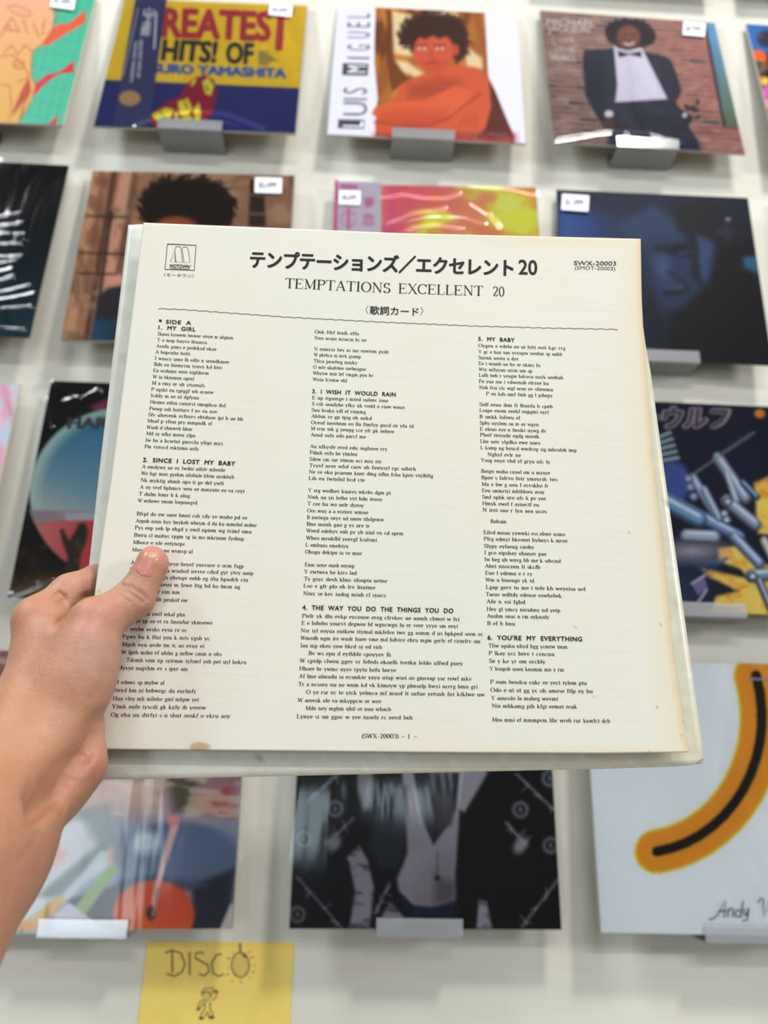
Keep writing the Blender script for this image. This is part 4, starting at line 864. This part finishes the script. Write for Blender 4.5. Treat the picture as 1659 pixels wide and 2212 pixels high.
def head(txt, ox, oy, kk, x0, y, x1, h=9.2):
    X0, Y0, X1 = x0/kk+ox, y/kk+oy, x1/kk+ox; k = slope((X0+X1)/2, Y0)
    ink = Ink(); put_text(ink, txt, (X0, Y0), (X1, Y0+k*(X1-X0)), h, lean=lean_at(X0), bold=.026, space=1.12)
    ink.build('song_heading', OFFS, ink_m, sheet, .00015)
k1 = (220, 660, 4.1475); k2 = (220, 1100, 4.1475); k3 = (620, 660, 4.1475); k4 = (620, 1140, 3.77); k5 = (1000, 700, 4.1475); k6 = (1000, 1140, 4.1475)
head('SIDE  A', *k1, 574, 160, 797, 8.6); head('1.  MY  GIRL', *k1, 507, 212, 838, 8.8)
head('2.  SINCE  I  LOST  MY  BABY', *k1, 368, 1398, 1192, 9.4); head('3.  I  WISH  IT  WOULD  RAIN', *k3, 227, 784, 972, 8.9)
head('4.  THE  WAY  YOU  DO  THE  THINGS  YOU  DO', *k4, 126, 666, 1353, 10.2); head('5.  MY  BABY', *k5, 139, 148, 463, 8.6); head("6.  YOU'RE  MY  EVERYTHING", *k6, 223, 1002, 1068, 10.2)
ink = Ink(); ink.fill([(343.5, 695), (349.5, 695.5), (349, 690), (343.5, 689.6)]); ink.build('square_bullet', OFFS, ink_m, sheet, .00015)

# body copy: rows of small serif words (unreadable filler, not the lyrics) at the rows' real places and lengths
R1 = [(498,265,1175),(493,320,940),(485,375,1025),(478,428,788),(473,484,1137),(466,538,1077),(460,593,958),(455,650,825),(447,706,920),(441,763,997),(436,818,868),(430,876,1107),(422,935,1033),(414,990,1263),(407,1044,985),(400,1102,808),(397,1158,837),(389,1218,1080),(381,1275,866),(358,1456,1102),(351,1515,1182),(346,1577,1091),(340,1638,1275),(330,1700,787),(322,1760,853),(310,1878,1300),(302,1942,1387),(294,2003,1340)]
R2 = [(287,244,1271),(279,309,745),(270,375,812),(256,492,1268),(247,553,1355),(238,615,1308),(230,680,1237),(222,745,697),(215,815,765),(200,945,745),(192,1012,987),(184,1085,760),(184,1155,965),(180,1225,915),(175,1295,1071),(217,1365,1292),(140,1435,768),(116,1563,558),(107,1635,843),(98,1710,866),(90,1782,929),(80,1856,1147)]
R3 = [(247,247,645),(244,302,708),(242,400,910),(240,453,660),(237,509,628),(234,563,704),(232,617,773),(230,673,537),(224,838,905),(222,893,1052),(219,948,705),(217,1003,757),(215,1060,1133),(213,1114,960),(211,1170,705),(205,1274,897),(203,1330,628),(200,1388,846),(198,1445,1154),(195,1502,1308),(193,1560,695),(188,1668,928),(185,1728,852),(181,1788,686),(179,1850,725),(177,1910,867),(175,1970,740),(172,2030,1042)]
R4 = [(155,95,732),(150,152,498),(147,208,608),(144,313,547),(139,370,566),(137,428,814),(133,485,717),(131,547,802),(122,730,1403),(117,788,1390),(112,850,1596),(109,910,1575),(109,972,773),(174,1035,846),(103,1096,1430),(100,1160,887),(95,1222,1502),(91,1287,1550),(155,1352,1608),(86,1418,768),(151,1483,845),(78,1550,1022)]
R5 = [(138,205,917),(138,260,888),(139,313,495),(140,365,692),(141,418,620),(143,470,897),(143,525,768),(145,580,806),(207,636,803),(147,732,804),(148,785,767),(148,842,511),(150,898,677),(152,953,744),(153,1005,684),(155,1063,691),(157,1120,1018),(221,1180,518),(160,1232,780),(163,1330,780),(165,1388,847),(168,1447,766),(171,1504,730),(172,1562,743),(174,1620,681),(176,1678,749)]
R6 = [(184,55,914),(186,113,936),(189,177,636),(191,236,748),(192,297,875),(196,356,691),(199,418,621),(202,480,637),(205,545,1097),(205,610,883),(210,674,556),(213,742,871),(215,804,772),(217,870,466),(228,1070,936),(231,1138,819),(234,1208,737),(239,1277,905),(245,1395,1110),(247,1468,1163),(253,1540,853),(258,1610,1022),(262,1735,1317)]
rw = random.Random(11); LOW = 'eeeetaoinshrdluumyymbcfgpwvk'; CAPS = 'ITWMOBASNLPEHY'
def filler(nc):
    out = rw.choice(CAPS); nleft = rw.choice((0, 1, 2, 3, 4))
    while len(out) < nc:
        out += ''.join(rw.choice(LOW) for _ in range(nleft)); 
        if len(out) < nc-2: out += ' '
        nleft = rw.choice((1, 2, 2, 3, 3, 4, 4, 5, 6, 7))
    return out[:max(nc, 3)].rstrip()
for nm, rows, kk in (('text_column', R1+[None]+R2, (k1, k2)), ('text_column', R3+[None]+R4, (k3, k4)), ('text_column', R5+[None]+R6, (k5, k6))):
    ink = Ink(); fr = kk[0]
    for rr in rows:
        if rr is None: fr = kk[1]; continue
        X0, Y0, X1 = rr[0]/fr[2]+fr[0], rr[1]/fr[2]+fr[1], rr[2]/fr[2]+fr[0]
        h = 6.9+(Y0-700)/850*1.4; kx = slope((X0+X1)/2, Y0); adv = h*.735
        serif_text(ink, filler(int(round((X1-X0)/adv))), (X0, Y0), (X1, Y0+kx*(X1-X0)), h, lean_at(X0)*.8, .07, .145)
    if fr is k6: serif_text(ink, 'Refrain', (1059.5, 1129.5), (1093.5, 1130.2), 7.6, .0, .075, .16)
    ink.build(nm, OFFS, ink_m, sheet, .00015, 'stuff')
ink = Ink(); serif_text(ink, '(SWX-20003)', (781, 1594), (861, 1594.5), 9.0, .0, .07, .15); serif_text(ink, '-', (865, 1594.5), (875, 1594.5), 9.5, 0, .06, .12); serif_text(ink, '1', (880.5, 1595), (885, 1595), 9.0, 0, .06, .16); serif_text(ink, '-', (892, 1595), (902, 1595), 9.5, 0, .06, .12)
ink.build('page_number', OFFS, ink_m, sheet, .00015)
# cream record sleeve behind the sheet
sl = np.array([(277, 486), (252, 700), (213, 1030), (186, 1280), (139, 1685)], float); sr = np.array([(1364, 517), (1395, 748), (1405, 800), (1445, 1090), (1488, 1400), (1510, 1560), (1519, 1622), (1518, 1650)], float)
stp = np.array([(277, 486), (282, 483.5), (800, 503), (1364, 517)], float); sbt = np.array([(139, 1685), (350, 1682), (635, 1676), (960, 1668.5), (1300, 1661), (1440, 1656.5), (1505, 1652.5), (1518, 1650)], float)
X2, Y2 = coons(sl, sr, stp, sbt, 90)
g2u, g2v = np.meshgrid(np.linspace(0, 1, 90), np.linspace(0, 1, 90))
B_ = Art(X2.ravel(), Y2.ravel(), g2u.ravel(), g2v.ravel()); B_.bgc((212, 210, 198))
B_._mix(np.clip((B_.V-.9)/.06, 0, 1)*np.clip((B_.U-.15)*2, 0, 1), (208, 196, 172), .8); B_._mix(np.clip((B_.U-.9)/.08, 0, 1), (208, 202, 176), .8)
B_.blotch((190, 182, 160), 40, 22, 5, .6, .75, .35); B_.blotch((224, 222, 214), 6, 26, 9, .62, .7, .5)
for x, y in ((1439, 1410), (1424, 1010), (1461, 1304), (1471, 1318), (1445, 1088), (1360, 1650), (1482, 1655), (1060, 1655), (560, 1640)): B_.ell(x, y, 2.6, 2.6, (120, 110, 90), soft=1, a=.7)
slv_m = mat('held_sleeve_card', attr='art', rough=0.28, spec=0.5, bump=.10, bscale=160)
sleeve = empty('record_sleeve', unproj(np.array(840.), np.array(1670.), z_slv(840., 1670.)), 'plain cream record sleeve held in the hand directly behind the lyric sheet', 'record sleeve')
sheet_solid('card_sleeve', X2, Y2, z_slv, .0022, slv_m, sleeve, lin(B_.c))
def S_slv(px, py, off): return unproj(px, py, z_slv(px, py)-off)
ink = Ink(); ink.stroke([(1519, 1640), (1512, 1643), (1505, 1651)], 1.6); ink.build('corner_crease', S_slv, mat('crease_brown', (140, 126, 96)), sleeve, .0003)
# ------------------------------------------------------------------ the arm and hand (one smooth body grown from joints)
def CS(px, py, z): return np.array([(px-CX)/F*z, (CY-py)/F*z, z])      # camera-space point
def cone(a, b, r1, r2):
    """tapered limb segment: points px,py,z and radii in mm"""
    return ('c', CS(*a), CS(*b), r1/1000., r2/1000.)
def ball(a, rx, ry, rz, ang=0): return ('e', CS(*a), np.array([rx, ry, rz])/1000., math.radians(ang))
# (primitive, blend in mm)
PR = [
 # forearm and wrist
 (cone((-245, 2100, .255), (-70, 1838, .300), 33, 29), 12),
 (cone((-70, 1838, .300), (60, 1655, .343), 29, 25), 12),
 (cone((60, 1655, .343), (86, 1562, .356), 25, 23), 14),
 (cone((125, 1700, .345), (180, 1655, .350), 10.5, 9.5), 10),
 # palm: bones of index, middle, ring, little finger to the wrist
 (cone((84, 1354, .385), (85, 1600, .352), 12, 18), 10),
 (cone((92, 1388, .402), (85, 1600, .365), 12.5, 19), 10),
 (cone((92, 1430, .417), (95, 1610, .376), 12.5, 17), 10),
 (cone((112, 1480, .430), (110, 1620, .386), 11, 15), 10),
 (cone((146, 1440, .372), (96, 1560, .358), 18, 21), 14),
 # thumb: base, ball, proximal and distal bones
 (cone((134, 1610, .349), (166, 1470, .357), 13, 13.5), 12),
 (cone((166, 1470, .357), (205, 1350, .372), 14, 11.6), 10),
 (ball((194, 1420, .362), 11.5, 17, 13), 8),
 (cone((205, 1350, .372), (290, 1292, .386), 11.6, 9.5), 5),
 (cone((290, 1292, .386), (328, 1222, .392), 9.3, 8.1), 4),
 (ball((330, 1210, .392), 6.8, 7.2, 6.6, 20), 3),
 (ball((206, 1330, .370), 9, 7.5, 8), 5),
 # index finger: knuckle, curls behind the sleeve
 (ball((80, 1336, .384), 8.5, 9.5, 11), 7),
 (cone((86, 1336, .387), (152, 1280, .402), 10.6, 9.3), 6),
 (cone((152, 1280, .402), (222, 1247, .4165), 9.3, 8.2), 4),
 (cone((222, 1245, .4165), (300, 1222, .4185), 8.0, 7.4), 4),
 (cone((300, 1222, .4185), (348, 1212, .4180), 7.4, 6.9), 3),
 # web between thumb and index
 (cone((118, 1382, .380), (165, 1382, .374), 13, 12.5), 7),
 # middle finger
 (cone((88, 1392, .404), (175, 1335, .4195), 10.5, 9.2), 5),
 (cone((175, 1335, .4195), (265, 1318, .4215), 8.8, 7.9), 3),
 (cone((265, 1318, .4215), (368, 1312, .4170), 7.9, 6.9), 3),
 # ring finger
 (cone((104, 1440, .418), (185, 1408, .430), 10, 8.6), 4),
 (cone((185, 1408, .430), (270, 1405, .4240), 8.2, 7.4), 3),
 (cone((270, 1405, .4240), (350, 1402, .4110), 7.3, 6.6), 3),
 # little finger
 (cone((122, 1490, .431), (190, 1482, .438), 8.6, 7.4), 4),
 (cone((190, 1482, .438), (250, 1484, .4250), 7.1, 6.4), 3),
 (cone((250, 1484, .4250), (300, 1486, .4080), 6.4, 5.8), 3),
]
def prim_sdf(P, p):
    if p[0] == 'c':
        _, a, b, r1, r2 = p; ba = b-a; t = np.clip(((P-a)@ba)/(ba@ba), 0, 1)
        return np.linalg.norm(P-a-t[:, None]*ba, axis=1) - (r1+(r2-r1)*t)
    _, c, r, ang = p; d = P-c; cs, sn = math.cos(ang), math.sin(ang)
    d = np.stack([d[:, 0]*cs+d[:, 1]*sn, -d[:, 0]*sn+d[:, 1]*cs, d[:, 2]], 1)
    k0 = np.linalg.norm(d/r, axis=1); k1 = np.linalg.norm(d/(r*r), axis=1)+1e-9
    return k0*(k0-1)/k1
def smin(a, b, k):
    h = np.clip(.5+.5*(b-a)/k, 0, 1); return b*(1-h)+a*h-k*h*(1-h)
# grooves: polylines (px,py,z), width mm, depth mm
GR = [
 ([(262, 1268, .380), (275, 1276, .378), (292, 1290, .376), (305, 1302, .377)], 1.1, .75), ([(268, 1262, .382), (285, 1270, .379), (303, 1284, .377), (314, 1296, .378)], .9, .5),
 ([(252, 1278, .380), (268, 1288, .376), (282, 1300, .375)], .9, .3), ([(285, 1262, .382), (303, 1274, .380), (316, 1288, .380)], .8, .25),
 ([(166, 1298, .385), (150, 1318, .378), (140, 1330, .372), (128, 1345, .368)], 2.4, 3.0), ([(105, 1288, .378), (122, 1308, .374), (140, 1328, .371)], 1.5, 1.6), ([(112, 1304, .376), (126, 1320, .372), (134, 1330, .371)], 1.2, 1.1),
 ([(204, 1582, .336), (180, 1610, .333), (145, 1650, .327), (105, 1700, .316), (70, 1745, .308)], 5.0, 4.8),
 ([(160, 1650, .335), (135, 1690, .326), (100, 1740, .314), (55, 1800, .300)], 5.0, 2.2),
 ([(214, 1566, .35), (200, 1590, .342)], 5, 2.0),
] + [([(182+i*3, 1446+i*9, .352), (205+i, 1450+i*9, .350), (236-i*2, 1446+i*9, .354)], .8, .14) for i in range(7)]
def hand_sdf(P, grooves=True):
    d = None
    for p, k in PR:
        q = prim_sdf(P, p); d = q if d is None else smin(d, q, k/1000.)
    if grooves:
        for pts, w, dep in GR:
            m = np.full(len(P), 1e9)
            for i in range(len(pts)-1):
                a, b = CS(*pts[i]), CS(*pts[i+1]); ba = b-a
                # distance in the plane facing the viewer, limited in depth
                t = np.clip(((P-a)[:, :2]@ba[:2])/(ba[:2]@ba[:2]), 0, 1); e = P-a-t[:, None]*ba
                m = np.minimum(m, np.sqrt(e[:, 0]**2+e[:, 1]**2+(np.maximum(np.abs(e[:, 2])-.014, 0))**2))
            d = d + dep/1000.*np.exp(-(m/(w/1000.))**2)
    return d
def surface_nets(fn, lo, hi, h):
    n = [int((hi[i]-lo[i])/h)+1 for i in range(3)]; ax = [lo[i]+h*np.arange(n[i]) for i in range(3)]
    val = np.empty(n, np.float32)
    for i in range(0, n[0], 16):
        g = np.stack(np.meshgrid(ax[0][i:i+16], ax[1], ax[2], indexing='ij'), -1); val[i:i+16] = fn(g.reshape(-1, 3)).reshape(g.shape[:3])
    ins = val < 0
    c = np.zeros([k-1 for k in n], int)
    for a in (0, 1):
        for b in (0, 1):
            for d in (0, 1): c += ins[a:n[0]-1+a, b:n[1]-1+b, d:n[2]-1+d]
    cells = np.argwhere((c > 0) & (c < 8)); ids = -np.ones(c.shape, int); ids[tuple(cells.T)] = np.arange(len(cells))
    acc = np.zeros((len(cells), 3)); cnt = np.zeros(len(cells))
    cor = [(a, b, d) for a in (0, 1) for b in (0, 1) for d in (0, 1)]
    for i in range(8):
        for j in range(i+1, 8):
            if sum(abs(cor[i][q]-cor[j][q]) for q in range(3)) != 1: continue
            A = cells+cor[i]; B = cells+cor[j]; va = val[tuple(A.T)]; vb = val[tuple(B.T)]; m = (va < 0) != (vb < 0)
            t = np.where(m, va/np.where(m, va-vb, 1), 0)[:, None]; acc += np.where(m[:, None], A+(B-A)*t, 0); cnt += m
    V = acc/cnt[:, None]*h + np.array(lo); Fc = []
    for q in range(3):
        o = [k for k in range(3) if k != q]; sl = [slice(None)]*3; sl2 = [slice(None)]*3
        sl[q] = slice(0, n[q]-1); sl2[q] = slice(1, n[q])
        x = ins[tuple(sl)] != ins[tuple(sl2)]; E = np.argwhere(x)
        E = E[(E[:, o[0]] > 0) & (E[:, o[1]] > 0) & (E[:, o[0]] < n[o[0]]-1) & (E[:, o[1]] < n[o[1]]-1)]
        e0 = np.eye(3, dtype=int)[o[0]]; e1 = np.eye(3, dtype=int)[o[1]]
        f = np.stack([ids[tuple((E-e0-e1).T)], ids[tuple((E-e1).T)], ids[tuple(E.T)], ids[tuple((E-e0).T)]], 1)
        flip = ins[tuple(E.T)] ^ (q == 1); f[~flip] = f[~flip][:, ::-1]; Fc.append(f)
    return V, np.vstack(Fc)
def newton(V, fn, it=3):
    for _ in range(it):
        d = fn(V); e = 2e-4
        gr = np.stack([(fn(V+e*np.eye(3)[i])-d)/e for i in range(3)], 1); gl = np.linalg.norm(gr, axis=1, keepdims=True)+1e-6
        V = V - np.clip(d, -.001, .001)[:, None]*gr/np.maximum(gl, .6)**2
    return V, gr/gl
def subdiv(V, Q):
    E = np.sort(np.vstack([Q[:, [i, (i+1) % 4]] for i in range(4)]), 1); U, inv = np.unique(E, axis=0, return_inverse=True); inv = inv.ravel()
    em = (V[U[:, 0]]+V[U[:, 1]])/2; fm = V[Q].mean(1); n = len(V); m = len(Q); e = [inv[i*m:(i+1)*m]+n for i in range(4)]; f = np.arange(m)+n+len(U)
    return np.vstack([V, em, fm]), np.vstack([np.stack([Q[:, i], e[i], f, e[i-1]], 1) for i in range(4)])
hv, hq = surface_nets(hand_sdf, (-.205, -.205, .215), (-.09, .0, .462), .0015)
hv, _ = newton(hv, hand_sdf, 2)
hv, hq = subdiv(hv, hq); hv, hn = newton(hv, hand_sdf, 2)
def to_world(V): return CAMPOS + V[:, :1]*RT + V[:, 1:2]*UP + V[:, 2:3]*FW
hpx = CX+F*hv[:, 0]/hv[:, 2]; hpy = CY-F*hv[:, 1]/hv[:, 2]
# skin tone: base, pinker at knuckles and thumb tip, crease shade painted darker into the folds
skin = np.tile(np.array([206., 152., 122.]), (len(hv), 1))
def dab(x, y, z, r, col, a):
    global skin
    d = np.linalg.norm(hv-CS(x, y, z), axis=1); w = (np.exp(-(d/(r/1000.))**2)*a)[:, None]; skin = skin*(1-w)+np.array(col, float)*w
for x, y, z, r, c, a in ((332, 1212, .386, 9, (226, 150, 128), .8), (205, 1315, .362, 13, (222, 146, 124), .6), (205, 1360, .358, 11, (216, 140, 124), .5), (52, 1330, .378, 15, (222, 146, 116), .6), (40, 1500, .345, 25, (218, 148, 110), .6),
                         (320, 1300, .380, 7, (222, 156, 136), .5), (225, 1400, .352, 16, (198, 158, 140), .6), (215, 1660, .34, 10, (204, 128, 104), .7), (120, 1690, .32, 14, (196, 128, 92), .6), (170, 1240, .395, 12, (218, 150, 124), .5), (140, 1325, .372, 7, (196, 116, 88), .6),
                         (-40, 1800, .27, 40, (190, 126, 92), .6), (60, 1560, .335, 22, (210, 150, 112), .5), (100, 1640, .325, 9, (214, 160, 128), .4)): dab(x, y, z, r, c, a)
rsd = np.random.RandomState(2)
for _ in range(60):
    i = rsd.randint(len(hv)); d = np.linalg.norm(hv-hv[i], axis=1); w = (np.exp(-(d/rsd.uniform(.004, .014))**2)*rsd.uniform(.05, .2))[:, None]; skin = skin*(1-w)+np.array([212, 138, 112] if rsd.rand() < .5 else [206, 164, 136.])*w
skin = skin*np.array([.87, .87, .86])
skin_m = mat('skin', attr='art', rough=0.47, spec=0.35, sss=.15, bump=.3, bscale=700, mottle=.10, mscale=140)
person = empty('person', to_world(CS(-62, 1838, .300)[None])[0], 'bare left forearm and hand gripping the cream lyric sheet and sleeve at their left edge', 'person')
mesh_np('arm_and_hand', to_world(hv), hq, skin_m, person, col=lin(skin), smooth=True)
# thumbnail: a thin curved plate lying on the thumb
def cast(px, py):
    z = np.full(px.shape, .365)
    for _ in range(60):
        P = np.stack([(px-CX)/F*z, (CY-py)/F*z, z], 1); z = z + np.clip(hand_sdf(P, False), -.002, .002)*.9
    return np.stack([(px-CX)/F*z, (CY-py)/F*z, z], 1)
a = np.linspace(0, 1, 22); U_, V_ = np.meshgrid(a, a)
# corners: cuticle left, cuticle right, tip right, tip left (bulged edges)
cl, cr, tr_, tl = np.array([289.5, 1230.]), np.array([328., 1247.]), np.array([346., 1202.]), np.array([312., 1193.])
b0 = cl+(cr-cl)*U_[..., None]; t0 = tl+(tr_-tl)*U_[..., None]; N_ = b0*(1-V_[..., None])+t0*V_[..., None]
bul = np.sin(math.pi*U_)
N_[..., 0] += -bul*3.0*(1-V_) + bul*1.0*V_; N_[..., 1] += bul*5.5*(1-V_) - bul*5.0*V_
rad = (1-np.abs(2*U_-1)**6)*(1-np.abs(2*V_-1)**6)
np_ = cast(N_[..., 0].ravel(), N_[..., 1].ravel()); e = 2e-4; f0 = hand_sdf(np_, False)
gr = np.stack([(hand_sdf(np_+e*np.eye(3)[i], False)-f0)/e for i in range(3)], 1); gr /= np.linalg.norm(gr, axis=1, keepdims=True)
topv = np_+gr*(-.0002+.0008*rad.ravel()**.5)[:, None]
n_ = 22; idx = np.arange(n_*n_).reshape(n_, n_); Q = np.stack([idx[:-1, :-1], idx[:-1, 1:], idx[1:, 1:], idx[1:, :-1]], -1).reshape(-1, 4)
nc = np.tile(np.array([196., 118., 112.]), (n_*n_, 1)); vv = V_.ravel()[:, None]; nc = nc*(1-vv)+np.array([204., 142., 122.])*vv
lun = np.clip((.16-V_.ravel())/.1, 0, 1)[:, None]; nc = nc*(1-lun*.35)+np.array([214., 160., 150.])*lun*.35
mesh_np('thumbnail', to_world(topv), Q, mat('nail', attr='art', rough=0.26, spec=0.5, coat=.25), person, col=lin(nc), smooth=True)
